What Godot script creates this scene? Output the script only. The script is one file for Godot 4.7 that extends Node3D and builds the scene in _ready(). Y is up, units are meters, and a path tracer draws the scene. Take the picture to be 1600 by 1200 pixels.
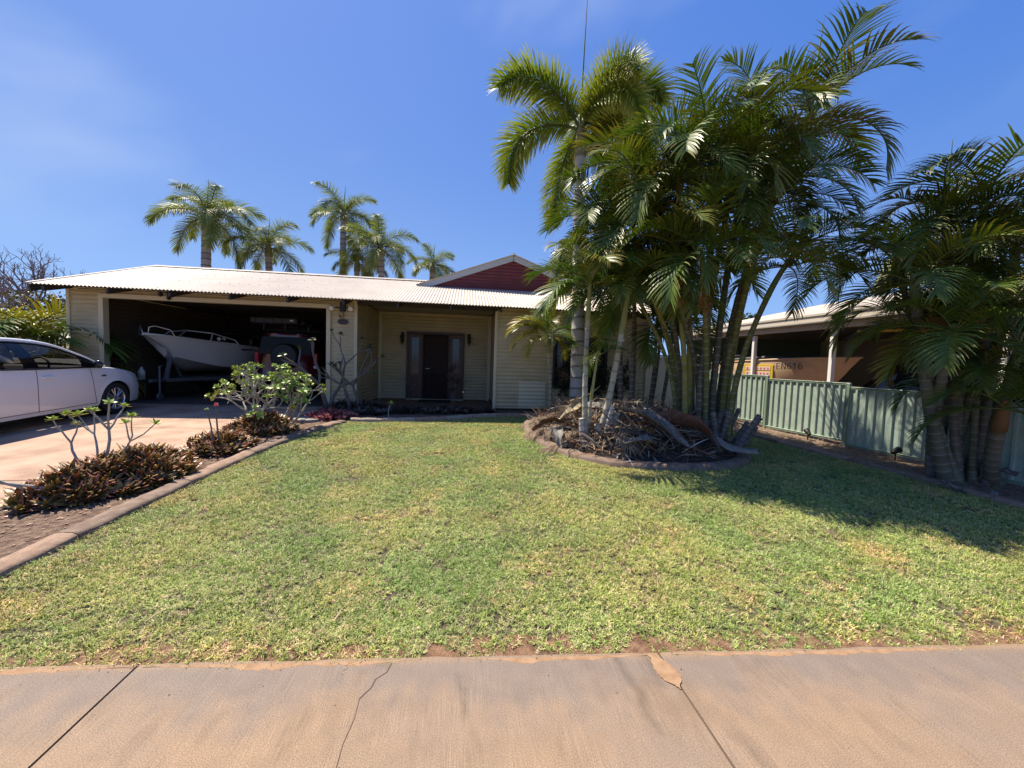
extends Node3D

var M := {}
var R := RandomNumberGenerator.new()
var used := {}
var fronds := {}

# ------------------------------------------------------------------ naming and grouping
func numbered(called: String) -> String:
	if not used.has(called):
		used[called] = 0
		return called
	used[called] += 1
	return "%s_%03d" % [called, used[called]]

func tag(o: Node, label: String, category: String, group := "") -> Node:
	o.set_meta("label", label)
	o.set_meta("category", category)
	if group != "":
		o.set_meta("group", group)
	return o

func thing(called: String, label: String, category: String, at := Vector3.ZERO, turn := 0.0, group := "") -> Node3D:
	var o := Node3D.new()
	o.name = numbered(called)
	add_child(o)
	o.position = at
	o.rotation.y = turn
	tag(o, label, category, group)
	return o

func obj(called: String, shape, m: Material, parent: Node = null) -> MeshInstance3D:
	var o := MeshInstance3D.new()
	var me: Mesh
	if shape is SurfaceTool:
		shape.generate_normals()
		me = shape.commit()
	else:
		me = shape
	o.mesh = me
	o.material_override = m
	if parent == null:
		o.name = numbered(called)
		add_child(o)
	else:
		o.name = called
		parent.add_child(o, true)
	return o

func struct(called: String, shape, m: Material, parent: Node = null) -> MeshInstance3D:
	var o := obj(called, shape, m, parent)
	if parent == null:
		o.set_meta("kind", "structure")
	return o

func scatter(called: String, me: Mesh, m: Material, where: Array, colors: Array, parent: Node = null) -> MultiMeshInstance3D:
	var mm := MultiMesh.new()
	mm.transform_format = MultiMesh.TRANSFORM_3D
	mm.use_colors = colors.size() > 0
	mm.mesh = me
	mm.instance_count = where.size()
	for i in where.size():
		mm.set_instance_transform(i, where[i])
		if colors.size():
			mm.set_instance_color(i, colors[i])
	var o := MultiMeshInstance3D.new()
	o.multimesh = mm
	o.material_override = m
	o.set_meta("kind", "stuff")
	if parent == null:
		o.name = numbered(called)
		add_child(o)
	else:
		o.name = called
		parent.add_child(o, true)
	return o

# ------------------------------------------------------------------ mesh helpers
func mk(smooth := true) -> SurfaceTool:
	var s := SurfaceTool.new()
	s.begin(Mesh.PRIMITIVE_TRIANGLES)
	s.set_smooth_group(0 if smooth else -1)
	return s

func tri_o(s: SurfaceTool, a: Vector3, b: Vector3, c: Vector3, out: Vector3) -> void:
	if (c - a).cross(b - a).dot(out) < 0.0:
		var t := b
		b = c
		c = t
	s.add_vertex(a)
	s.add_vertex(b)
	s.add_vertex(c)

func quad_o(s: SurfaceTool, a: Vector3, b: Vector3, c: Vector3, d: Vector3, out: Vector3) -> void:
	tri_o(s, a, b, c, out)
	tri_o(s, a, c, d, out)

func bx(s: SurfaceTool, c: Vector3, size: Vector3, bas := Basis.IDENTITY, bev := 0.0) -> void:
	s.set_smooth_group(-1)
	var h := size * 0.5
	var sg := [-1.0, 1.0]
	if bev > 0.0:
		bev = minf(bev, minf(h.x, minf(h.y, h.z)) * 0.9)
	var v := func(axis: int, x: float, y: float, z: float) -> Vector3:
		var q := Vector3(x * (h.x - (0.0 if axis == 0 else bev)), y * (h.y - (0.0 if axis == 1 else bev)), z * (h.z - (0.0 if axis == 2 else bev)))
		return c + bas * q
	for k in sg:
		quad_o(s, v.call(0, k, -1, -1), v.call(0, k, 1, -1), v.call(0, k, 1, 1), v.call(0, k, -1, 1), bas * Vector3(k, 0, 0))
		quad_o(s, v.call(1, -1, k, -1), v.call(1, 1, k, -1), v.call(1, 1, k, 1), v.call(1, -1, k, 1), bas * Vector3(0, k, 0))
		quad_o(s, v.call(2, -1, -1, k), v.call(2, 1, -1, k), v.call(2, 1, 1, k), v.call(2, -1, 1, k), bas * Vector3(0, 0, k))
	if bev <= 0.0:
		return
	for a in sg:
		for b in sg:
			quad_o(s, v.call(0, a, b, -1), v.call(0, a, b, 1), v.call(1, a, b, 1), v.call(1, a, b, -1), bas * Vector3(a, b, 0))
			quad_o(s, v.call(0, a, -1, b), v.call(0, a, 1, b), v.call(2, a, 1, b), v.call(2, a, -1, b), bas * Vector3(a, 0, b))
			quad_o(s, v.call(1, -1, a, b), v.call(1, 1, a, b), v.call(2, 1, a, b), v.call(2, -1, a, b), bas * Vector3(0, a, b))
			for e in sg:
				tri_o(s, v.call(0, a, b, e), v.call(1, a, b, e), v.call(2, a, b, e), bas * Vector3(a, b, e))

func one_box(called: String, c: Vector3, size: Vector3, m: Material, parent: Node = null, bev := 0.004, bas := Basis.IDENTITY) -> MeshInstance3D:
	var s := mk(false)
	bx(s, c, size, bas, bev)
	return obj(called, s, m, parent)

func frame_of(d: Vector3) -> Basis:
	var up := Vector3.UP if absf(d.y) < 0.95 else Vector3.RIGHT
	var x := up.cross(d).normalized()
	return Basis(x, d.cross(x), d)

func bar(s: SurfaceTool, a: Vector3, b: Vector3, w: float, h: float, bev := 0.0) -> void:
	var d := (b - a).normalized()
	bx(s, (a + b) * 0.5, Vector3(w, h, a.distance_to(b)), frame_of(d), bev)

func tube(s: SurfaceTool, pts: Array, radii: Array, n := 8, cols: Array = [], caps := true) -> void:
	s.set_smooth_group(0)
	var rings := []
	var d0: Vector3 = (pts[1] - pts[0]).normalized()
	var fx: Vector3 = frame_of(d0).x
	for i in pts.size():
		var d: Vector3
		if i == 0:
			d = d0
		elif i == pts.size() - 1:
			d = (pts[i] - pts[i - 1]).normalized()
		else:
			d = (pts[i + 1] - pts[i - 1]).normalized()
		fx = (fx - d * fx.dot(d)).normalized()
		var fy := d.cross(fx)
		var ring := PackedVector3Array()
		for k in n:
			var t := TAU * k / n
			ring.append(pts[i] + (fx * cos(t) + fy * sin(t)) * radii[i])
		rings.append(ring)
	for i in pts.size() - 1:
		for k in n:
			var k2 := (k + 1) % n
			var A: Vector3 = rings[i][k]
			var B: Vector3 = rings[i][k2]
			var C: Vector3 = rings[i + 1][k2]
			var D: Vector3 = rings[i + 1][k]
			if cols.size():
				s.set_color(cols[i]); s.add_vertex(A)
				s.set_color(cols[i + 1]); s.add_vertex(C)
				s.set_color(cols[i]); s.add_vertex(B)
				s.set_color(cols[i]); s.add_vertex(A)
				s.set_color(cols[i + 1]); s.add_vertex(D)
				s.set_color(cols[i + 1]); s.add_vertex(C)
			else:
				s.add_vertex(A); s.add_vertex(C); s.add_vertex(B)
				s.add_vertex(A); s.add_vertex(D); s.add_vertex(C)
	if caps:
		s.set_smooth_group(-1)
		for e in [0, pts.size() - 1]:
			if cols.size():
				s.set_color(cols[e])
			var out: Vector3 = (pts[e] - pts[1]) if e == 0 else (pts[e] - pts[e - 1])
			for k in range(1, n - 1):
				tri_o(s, rings[e][0], rings[e][k], rings[e][k + 1], out)
		s.set_smooth_group(0)

func rod(s: SurfaceTool, a: Vector3, b: Vector3, r: float, n := 8) -> void:
	tube(s, [a, b], [r, r], n)

func lathe(s: SurfaceTool, prof: Array, at: Vector3, axis: Vector3, n := 20) -> void:
	# prof: Vector2(radius, along)
	var f := frame_of(axis.normalized())
	for i in prof.size() - 1:
		var p: Vector2 = prof[i]
		var q: Vector2 = prof[i + 1]
		s.set_smooth_group(i + 1)
		for k in n:
			var t := TAU * k / n
			var u := TAU * (k + 1) / n
			var r0 := f.x * cos(t) + f.y * sin(t)
			var r1 := f.x * cos(u) + f.y * sin(u)
			var out := (r0 + r1) * (q.y - p.y) + f.z * 2.0 * (p.x - q.x)
			if p.x > 1e-5:
				tri_o(s, at + r0 * p.x + f.z * p.y, at + r1 * p.x + f.z * p.y, at + r1 * q.x + f.z * q.y, out)
			if q.x > 1e-5:
				tri_o(s, at + r0 * p.x + f.z * p.y, at + r1 * q.x + f.z * q.y, at + r0 * q.x + f.z * q.y, out)

func grid(s: SurfaceTool, rows: Array, flip := false, both := false, thick := 0.0) -> void:
	for i in rows.size() - 1:
		var a: PackedVector3Array = rows[i]
		var b: PackedVector3Array = rows[i + 1]
		for k in a.size() - 1:
			if flip:
				s.add_vertex(a[k]); s.add_vertex(b[k]); s.add_vertex(b[k + 1])
				s.add_vertex(a[k]); s.add_vertex(b[k + 1]); s.add_vertex(a[k + 1])
			else:
				s.add_vertex(a[k]); s.add_vertex(b[k + 1]); s.add_vertex(b[k])
				s.add_vertex(a[k]); s.add_vertex(a[k + 1]); s.add_vertex(b[k + 1])

func poly_sheet(pts: PackedVector2Array, y: Callable, step := 0.0) -> SurfaceTool:
	# a flat sheet over the plan polygon (x, z), cut into cells so that it follows the ground
	var s := mk(true)
	var lo := pts[0]
	var hi := pts[0]
	for p in pts:
		lo = lo.min(p)
		hi = hi.max(p)
	if step <= 0.0:
		step = maxf(hi.x - lo.x, hi.y - lo.y) + 1.0
	var nx := int(ceil((hi.x - lo.x) / step))
	var nz := int(ceil((hi.y - lo.y) / step))
	for i in maxi(nx, 1):
		for j in maxi(nz, 1):
			var c0 := lo + Vector2(i, j) * step
			var cell := PackedVector2Array([c0, c0 + Vector2(step, 0), c0 + Vector2(step, step), c0 + Vector2(0, step)])
			for part in Geometry2D.intersect_polygons(pts, cell):
				var ix := Geometry2D.triangulate_polygon(part)
				for k in range(0, ix.size(), 3):
					var t := []
					for m in 3:
						var q: Vector2 = part[ix[k + m]]
						t.append(Vector3(q.x, y.call(q.x, q.y), q.y))
					tri_o(s, t[0], t[1], t[2], Vector3.UP)
	return s

func prism(s: SurfaceTool, poly: PackedVector2Array, depth: float, xf: Transform3D) -> void:
	# polygon in local xy, extruded along local z from 0 to depth
	s.set_smooth_group(-1)
	var ix := Geometry2D.triangulate_polygon(poly)
	for k in range(0, ix.size(), 3):
		for e in [0.0, depth]:
			var t := []
			for m in 3:
				t.append(xf * Vector3(poly[ix[k + m]].x, poly[ix[k + m]].y, e))
			tri_o(s, t[0], t[1], t[2], xf.basis * Vector3(0, 0, -1 if e == 0.0 else 1) * signf(depth))
	var ccw := not Geometry2D.is_polygon_clockwise(poly)
	for k in poly.size():
		var p := poly[k]
		var q := poly[(k + 1) % poly.size()]
		var n := Vector3(q.y - p.y, p.x - q.x, 0) * (1.0 if ccw else -1.0)
		quad_o(s, xf * Vector3(p.x, p.y, 0), xf * Vector3(q.x, q.y, 0), xf * Vector3(q.x, q.y, depth), xf * Vector3(p.x, p.y, depth), xf.basis * n)

func spline(p: Array, per := 8, closed := false) -> Array:
	var out := []
	var n := p.size()
	var last := n if closed else n - 1
	for i in last:
		var a = p[(i - 1 + n) % n] if closed or i > 0 else p[i]
		var b = p[i]
		var c = p[(i + 1) % n]
		var d = p[(i + 2) % n] if closed or i + 2 < n else c
		for k in per:
			out.append(b.cubic_interpolate(c, a, d, float(k) / per))
	if not closed:
		out.append(p[n - 1])
	return out

# ------------------------------------------------------------------ materials
func lin(r: float, g: float, b: float) -> Color:
	return Color(r, g, b).linear_to_srgb()

func noise_tex(sd: int, freq: float, ramp: Array, size := 512, type := FastNoiseLite.TYPE_SIMPLEX_SMOOTH, oct := 5) -> NoiseTexture2D:
	var n := FastNoiseLite.new()
	n.seed = sd
	n.noise_type = type
	n.frequency = freq
	n.fractal_octaves = oct
	var t := NoiseTexture2D.new()
	t.width = size
	t.height = size
	t.seamless = true
	t.noise = n
	if ramp.size():
		var g := Gradient.new()
		g.offsets = PackedFloat32Array(range(ramp.size()).map(func(i): return ramp[i][0]))
		g.colors = PackedColorArray(range(ramp.size()).map(func(i): return ramp[i][1]))
		t.color_ramp = g
	return t

func mat(c: Color, rough := 0.7, metal := 0.0, spec := 0.5) -> StandardMaterial3D:
	var m := StandardMaterial3D.new()
	m.albedo_color = c
	m.roughness = rough
	m.metallic = metal
	m.metallic_specular = spec
	return m

# a surface with a coarse pattern, a fine pattern multiplied over it and fine relief
func rich(sd: int, ramp: Array, scale: float, fine_scale: float, fine_lo: float, rough: float, bump := 0.0, freq := 0.012) -> StandardMaterial3D:
	var m := mat(Color.WHITE, rough)
	m.albedo_texture = noise_tex(sd, freq, ramp)
	m.uv1_triplanar = true
	m.uv1_world_triplanar = true
	m.uv1_scale = Vector3.ONE * scale
	m.detail_enabled = true
	m.detail_albedo = noise_tex(sd + 1, 0.035, [[0.25, Color(fine_lo, fine_lo, fine_lo)], [0.75, Color.WHITE]])
	m.detail_blend_mode = BaseMaterial3D.BLEND_MODE_MUL
	m.detail_uv_layer = BaseMaterial3D.DETAIL_UV_2
	m.uv2_triplanar = true
	m.uv2_world_triplanar = true
	m.uv2_scale = Vector3.ONE * fine_scale
	if bump > 0.0:
		m.heightmap_enabled = true
		m.heightmap_texture = noise_tex(sd + 2, 0.05, [])
		m.heightmap_scale = bump
	return m

func leafy(rough := 0.4, through := 0.45, spec := 0.5) -> StandardMaterial3D:
	var m := mat(Color.WHITE, rough, 0.0, spec)
	m.vertex_color_use_as_albedo = true
	m.cull_mode = BaseMaterial3D.CULL_DISABLED
	if through > 0.0:
		m.backlight_enabled = true
		m.backlight = Color(through * 0.95, through, through * 0.6)
	return m

func tinted(rough := 0.8, spec := 0.4) -> StandardMaterial3D:
	var m := mat(Color.WHITE, rough, 0.0, spec)
	m.vertex_color_use_as_albedo = true
	m.cull_mode = BaseMaterial3D.CULL_DISABLED
	return m

func gy(z: float) -> float:
	return clampf(0.0405 * (-z - 2.1), 0.0, 0.30)

func G(x: float, z: float, up := 0.0) -> Vector3:
	return Vector3(x, gy(z) + up, z)

const SUN_FROM := Vector3(-0.46, 1.0, -0.44)

func make_sky() -> ImageTexture:
	var w := 768
	var h := 384
	var im := Image.create(w, h, false, Image.FORMAT_RGBF)
	var n := FastNoiseLite.new()
	n.seed = 5
	n.frequency = 1.1
	n.fractal_octaves = 5
	var sun := SUN_FROM.normalized()
	for j in h:
		var el := (0.5 - (j + 0.5) / h) * PI
		var y := sin(el)
		var ce := cos(el)
		for i in w:
			var az := ((i + 0.5) / w - 0.5) * TAU
			var d := Vector3(-sin(az) * ce, y, cos(az) * ce)
			var c := Color(0.15, 0.115, 0.08)
			if y > -0.02:
				var t := pow(1.0 - clampf(y, 0.0, 1.0), 3.2)
				c = Color(0.032, 0.107, 0.37).lerp(Color(0.22, 0.355, 0.57), t)
				var g := clampf(d.dot(sun), 0.0, 1.0)
				var glow := 0.125 * pow(g, 3.0) + 0.5 * pow(g, 40.0)
				c += Color(0.62, 0.66, 0.64) * glow
				var cl := n.get_noise_3d(d.x * 1.3 + d.z * 0.4, d.y * 3.0 - d.x, d.z * 1.3) * 0.5 + 0.5
				cl = smoothstep(0.50, 0.95, cl) * smoothstep(0.0, 0.35, y) * (0.25 + 0.75 * pow(g, 1.5))
				c = c.lerp(Color(0.45, 0.50, 0.58), cl * 0.38)
			im.set_pixel(i, j, c)
	return ImageTexture.create_from_image(im)

# ------------------------------------------------------------------ corrugated sheets
# horizontal cladding on a vertical plane: corrugations run along u, stacked in y
func clad(called: String, p0: Vector3, u: Vector3, length: float, y0: float, y1: float, out: Vector3, m: Material, parent: Node, pitch := 0.1, amp := 0.011, width_at = null) -> MeshInstance3D:
	var s := mk(true)
	var rows := []
	var n := int((y1 - y0) / pitch * 8.0) + 1
	for i in n + 1:
		var y := lerpf(y0, y1, float(i) / n)
		var ph := fposmod(y / pitch, 1.0)
		# a rounded bead with a tight shadow groove, as rolled wall sheeting has
		var d := amp * (1.0 - pow(absf(2.0 * ph - 1.0), 2.6)) * 1.6 - amp
		var a := 0.0
		var b := length
		if width_at != null:
			var ab: Vector2 = width_at.call(y)
			a = ab.x
			b = ab.y
		rows.append(PackedVector3Array([Vector3(p0.x, y, p0.z) + u * a + out * d, Vector3(p0.x, y, p0.z) + u * b + out * d]))
	grid(s, rows, u.cross(Vector3.UP).dot(out) < 0.0)
	return obj(called, s, m, parent)

# roof sheeting: corrugations run up the slope; the ends of each corrugation come from lo(x) and hi(x)
func roof_sheet(called: String, x0: float, x1: float, along: Vector3, lo: Callable, hi: Callable, nrm: Vector3, m: Material, parent: Node, pitch := 0.076, amp := 0.011, only_high := false) -> MeshInstance3D:
	var s := mk(true)
	var n := int((x1 - x0) / pitch * 6.0)
	var a := PackedVector3Array()
	var b := PackedVector3Array()
	for i in n + 1:
		var x := lerpf(x0, x1, float(i) / n)
		var d := nrm * amp * sin(x / pitch * TAU)
		a.append(lo.call(x) + d)
		b.append(hi.call(x) + d)
	grid(s, [a, b], (a[1] - a[0]).cross(b[0] - a[0]).dot(nrm) < 0.0)
	return obj(called, s, m, parent)

const ZF := -10.23   # front wall
const ZB := -12.74   # porch back wall
const EAVE_Z := -9.58
const EAVE_Y := 2.90
const SLOPE := 0.33
const RIDGE_Z := -13.05

func roof_y(z: float) -> float:
	if z > RIDGE_Z:
		return EAVE_Y + (EAVE_Z - z) * SLOPE
	return EAVE_Y + (EAVE_Z - RIDGE_Z) * SLOPE - (RIDGE_Z - z) * SLOPE

func build_house() -> void:
	var h := thing("house", "low cream corrugated house with open garage, recessed porch and pale metal roof", "house", Vector3.ZERO)
	var cream: Material = M.cream
	var trim: Material = M.trim
	# --- front cladding
	clad("cladding", Vector3(-8.89, 0, ZF), Vector3.RIGHT, 0.60, 0.28, 3.09, Vector3.BACK, cream, h)
	clad("cladding", Vector3(-8.29, 0, ZF), Vector3.RIGHT, 5.04, 2.83, 3.09, Vector3.BACK, cream, h)
	clad("cladding", Vector3(-3.25, 0, ZF), Vector3.RIGHT, 0.60, 0.28, 3.09, Vector3.BACK, cream, h)
	var rw := clad("cladding", Vector3(0.80, 0, ZF), Vector3.RIGHT, 1.55, 0.37, 3.09, Vector3.BACK, cream, h)
	rw.name = "wing_cladding"
	clad("wing_cladding", Vector3(3.75, 0, ZF), Vector3.RIGHT, 1.15, 0.37, 3.09, Vector3.BACK, cream, h)
	clad("wing_cladding", Vector3(2.35, 0, ZF), Vector3.RIGHT, 1.40, 0.37, 0.95, Vector3.BACK, cream, h)
	clad("wing_cladding", Vector3(2.35, 0, ZF), Vector3.RIGHT, 1.40, 2.25, 3.09, Vector3.BACK, cream, h)
	# outside left wall and right wall
	clad("side_cladding", Vector3(-8.89, 0, -16.4), Vector3.BACK, 6.17, 0.28, 3.05, Vector3.LEFT, cream, h)
	clad("side_cladding", Vector3(4.90, 0, -16.4), Vector3.BACK, 6.17, 0.30, 3.05, Vector3.RIGHT, cream, h)
	# porch
	clad("porch_cladding", Vector3(-2.65, 0, ZB), Vector3.BACK, 2.51, 0.31, 3.0, Vector3.RIGHT, cream, h)
	clad("porch_cladding", Vector3(0.86, 0, ZB), Vector3.BACK, 2.51, 0.31, 3.0, Vector3.LEFT, cream, h)
	clad("porch_cladding", Vector3(-2.65, 0, ZB), Vector3.RIGHT, 0.86, 0.31, 3.0, Vector3.BACK, cream, h)
	clad("porch_cladding", Vector3(-0.00, 0, ZB), Vector3.RIGHT, 0.86, 0.31, 3.0, Vector3.BACK, cream, h)
	clad("porch_cladding", Vector3(-1.79, 0, ZB), Vector3.RIGHT, 1.79, 2.43, 3.0, Vector3.BACK, cream, h)
	one_box("porch_ceiling", Vector3(-0.9, 3.03, -11.42), Vector3(3.46, 0.04, 2.5), M.soffit, h)
	one_box("porch_beam", Vector3(-0.9, 2.93, -10.20), Vector3(3.44, 0.15, 0.09), M.darkwood, h)
	one_box("porch_floor", Vector3(-0.9, 0.19, -11.35), Vector3(3.5, 0.22, 2.75), M.porch, h, 0.01)
	one_box("floor_slab", Vector3(2.85, 0.2, -13.3), Vector3(4.05, 0.34, 6.0), M.dark_soil_flat, h)
	# corner and opening trims
	for a in [[-8.92, 0.28, 3.06, 0.07], [-2.66, 0.28, 3.05, 0.075], [0.80, 0.30, 3.05, 0.075], [4.90, 0.3, 3.0, 0.07]]:
		one_box("corner_trim", Vector3(a[0], (a[1] + a[2]) * 0.5, ZF + 0.0), Vector3(a[3], a[2] - a[1], 0.07), trim, h)
	one_box("garage_jamb", Vector3(-8.245, 1.51, ZF - 0.03), Vector3(0.10, 2.46, 0.16), trim, h)
	one_box("garage_jamb", Vector3(-3.295, 1.51, ZF - 0.03), Vector3(0.10, 2.46, 0.16), trim, h)
	one_box("garage_head", Vector3(-5.77, 2.785, ZF - 0.03), Vector3(5.05, 0.10, 0.165), trim, h)
	for x in [-2.58, 0.79]:
		one_box("porch_trim", Vector3(x, 1.65, ZB + 0.03), Vector3(0.10, 2.69, 0.07), trim, h)
	one_box("porch_head_trim", Vector3(-0.9, 2.965, ZB + 0.035), Vector3(3.27, 0.06, 0.05), trim, h)
	# added sheet whose paler colour paints a lit rectangle low on the wing wall
	clad("wing_lit_patch", Vector3(1.44, 0, ZF + 0.006), Vector3.RIGHT, 0.70, 0.385, 1.08, Vector3.BACK, M.cream_pale, h)
	# wing window behind the palms
	var w := one_box("window", Vector3(3.05, 1.60, ZF - 0.05), Vector3(1.44, 1.34, 0.03), M.dark_glass, h)
	for q in [[3.05, 2.25, 1.5, 0.06], [3.05, 0.95, 1.5, 0.06], [2.34, 1.6, 0.06, 1.24], [3.76, 1.6, 0.06, 1.24], [3.05, 1.6, 0.05, 1.24]]:
		one_box("window_frame", Vector3(q[0], q[1], ZF - 0.01), Vector3(q[2], q[3], 0.08), M.darkwood, w)
	# --- garage inside
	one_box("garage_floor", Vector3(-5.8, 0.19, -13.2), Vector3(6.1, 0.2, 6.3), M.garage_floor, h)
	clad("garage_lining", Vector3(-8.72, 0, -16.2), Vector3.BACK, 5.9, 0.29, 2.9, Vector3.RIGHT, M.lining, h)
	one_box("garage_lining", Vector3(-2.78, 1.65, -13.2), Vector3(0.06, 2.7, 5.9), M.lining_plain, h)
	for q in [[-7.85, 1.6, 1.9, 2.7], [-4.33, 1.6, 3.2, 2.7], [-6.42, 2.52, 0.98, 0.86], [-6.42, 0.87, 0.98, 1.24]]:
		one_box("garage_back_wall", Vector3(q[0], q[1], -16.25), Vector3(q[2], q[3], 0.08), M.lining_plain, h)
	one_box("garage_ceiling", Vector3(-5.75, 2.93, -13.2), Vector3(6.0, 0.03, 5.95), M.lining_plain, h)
	# --- roof
	var rh := RIDGE_Z - 3.5
	var nf := Vector3(0, 1, SLOPE).normalized()
	var nb := Vector3(0, 1, -SLOPE).normalized()
	var rs := roof_sheet("roof", -9.09, 5.45, Vector3.BACK, func(x): return Vector3(x, EAVE_Y, EAVE_Z), func(x): return Vector3(x, roof_y(RIDGE_Z), RIDGE_Z), nf, M.roof, h)
	roof_sheet("roof", -9.09, 5.45, Vector3.BACK, func(x): return Vector3(x, roof_y(RIDGE_Z), RIDGE_Z), func(x): return Vector3(x, roof_y(rh), rh), nb, M.roof, h)
	var s := mk()
	for e in [[Vector3(0, 0.014, 0), Vector3(0, -0.035, 0.17)], [Vector3(0, 0.014, 0), Vector3(0, -0.035, -0.17)]]:
		var a := Vector3(-9.1, roof_y(RIDGE_Z) + 0.012, RIDGE_Z)
		quad_o(s, a + e[0], a + e[1], a + e[1] + Vector3(14.6, 0, 0), a + e[0] + Vector3(14.6, 0, 0), Vector3(0, 1, e[1].z))
	tube(s, [Vector3(-9.1, roof_y(RIDGE_Z) + 0.02, RIDGE_Z), Vector3(5.5, roof_y(RIDGE_Z) + 0.02, RIDGE_Z)], [0.02, 0.02], 8)
	obj("ridge_cap", s, M.roof_plain, rs)
	# roofing screws in rows, and barge capping
	var sc := mk()
	lathe(sc, [Vector2(0.011, 0), Vector2(0.011, 0.006), Vector2(0.0, 0.012)], Vector3.ZERO, Vector3.UP, 6)
	sc.generate_normals()
	var at := []
	for r in 4:
		var z := lerpf(EAVE_Z - 0.12, RIDGE_Z + 0.25, r / 3.0)
		for i in 62:
			var x := -9.0 + i * 0.228
			at.append(Transform3D(Basis(), Vector3(x, roof_y(z) + 0.010, z)))
	scatter("roof_screw", sc.commit(), M.screw, at, [], rs)
	s = mk(false)
	bar(s, Vector3(-9.07, EAVE_Y - 0.10, EAVE_Z + 0.01), Vector3(-9.07, roof_y(RIDGE_Z) - 0.10, RIDGE_Z), 0.03, 0.15)
	bar(s, Vector3(-9.07, roof_y(RIDGE_Z) - 0.10, RIDGE_Z), Vector3(-9.07, roof_y(rh) - 0.10, rh), 0.03, 0.15)
	obj("barge_board", s, M.darkwood, h)
	s = mk(false)
	bar(s, Vector3(-9.115, EAVE_Y + 0.012, EAVE_Z + 0.02), Vector3(-9.115, roof_y(RIDGE_Z) + 0.012, RIDGE_Z), 0.05, 0.02)
	obj("barge_capping", s, M.roof_plain, h)
	# rafter tails under the eave, and the dark batten behind the sheet edge
	var tailx := []
	for i in 12:
		tailx.append(-8.86 + i * 1.213)
	for x in tailx:
		s = mk(false)
		var poly := PackedVector2Array([Vector2(0.62, 0.175), Vector2(-0.06, -0.035), Vector2(-0.06, -0.125), Vector2(-0.04, -0.135), Vector2(0.62, 0.045)])
		prism(s, poly, 0.045, Transform3D(Basis(Vector3(0, 0, -1), Vector3.UP, Vector3.RIGHT), Vector3(x, EAVE_Y - 0.012, EAVE_Z - 0.06)))
		obj("rafter_tail", s, M.darkwood, h)
	one_box("eave_batten", Vector3(-1.82, EAVE_Y - 0.022 + 0.02, EAVE_Z - 0.07), Vector3(14.5, 0.035, 0.05), M.darkwood, h)
	# gable end wall on the left, right end, and back wall
	for x in [-8.86, 4.86]:
		s = mk(false)
		prism(s, PackedVector2Array([Vector2(10.25, 3.0), Vector2(10.25, roof_y(-10.25) - 0.03), Vector2(13.05, roof_y(RIDGE_Z) - 0.03), Vector2(16.2, roof_y(-16.2) - 0.03), Vector2(16.2, 2.9)]), 0.04, Transform3D(Basis(Vector3(0, 0, -1), Vector3.UP, Vector3.RIGHT), Vector3(x, 0, 0)))
		obj("gable_wall", s, cream, h)
	one_box("back_wall", Vector3(1.1, 1.65, -16.4), Vector3(7.6, 2.7, 0.08), cream, h)
	# --- the gablet over the porch
	var zg := -12.1
	var by := roof_y(zg)
	var cx := 1.41
	var gs := 0.367
	var apex := by + 1.04
	clad("gable_infill", Vector3(cx, 0, zg), Vector3.RIGHT, 1.0, by + 0.0, apex - 0.09, Vector3.BACK, M.red_clad, h, 0.1, 0.013, func(y): return Vector2(-(apex - y) / gs + 0.02, (apex - y) / gs - 0.02))
	for sd in [-1.0, 1.0]:
		s = mk(false)
		var a := Vector3(cx, apex - 0.07, zg + 0.03)
		var b := Vector3(cx + sd * 2.83, apex - 0.07 - 2.83 * gs, zg + 0.03)
		bar(s, a, b, 0.04, 0.17, 0.004)
		obj("gable_barge", s, M.barge_grey, h)
		var zr := -16.6
		var pa := func(x): return Vector3(cx + sd * 2.86, apex + 0.02 - 2.86 * gs, x)
		var pb := func(x): return Vector3(cx, apex + 0.02, x)
		roof_sheet("gable_roof", zr, zg + 0.10, Vector3.RIGHT, pa, pb, Vector3(sd * gs, 1, 0).normalized(), M.roof, h)
	s = mk()
	tube(s, [Vector3(cx, apex + 0.03, zg + 0.11), Vector3(cx, apex + 0.03, -16.6)], [0.035, 0.035], 8)
	obj("ridge_cap", s, M.roof_plain, h)
	build_door(h)

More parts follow.
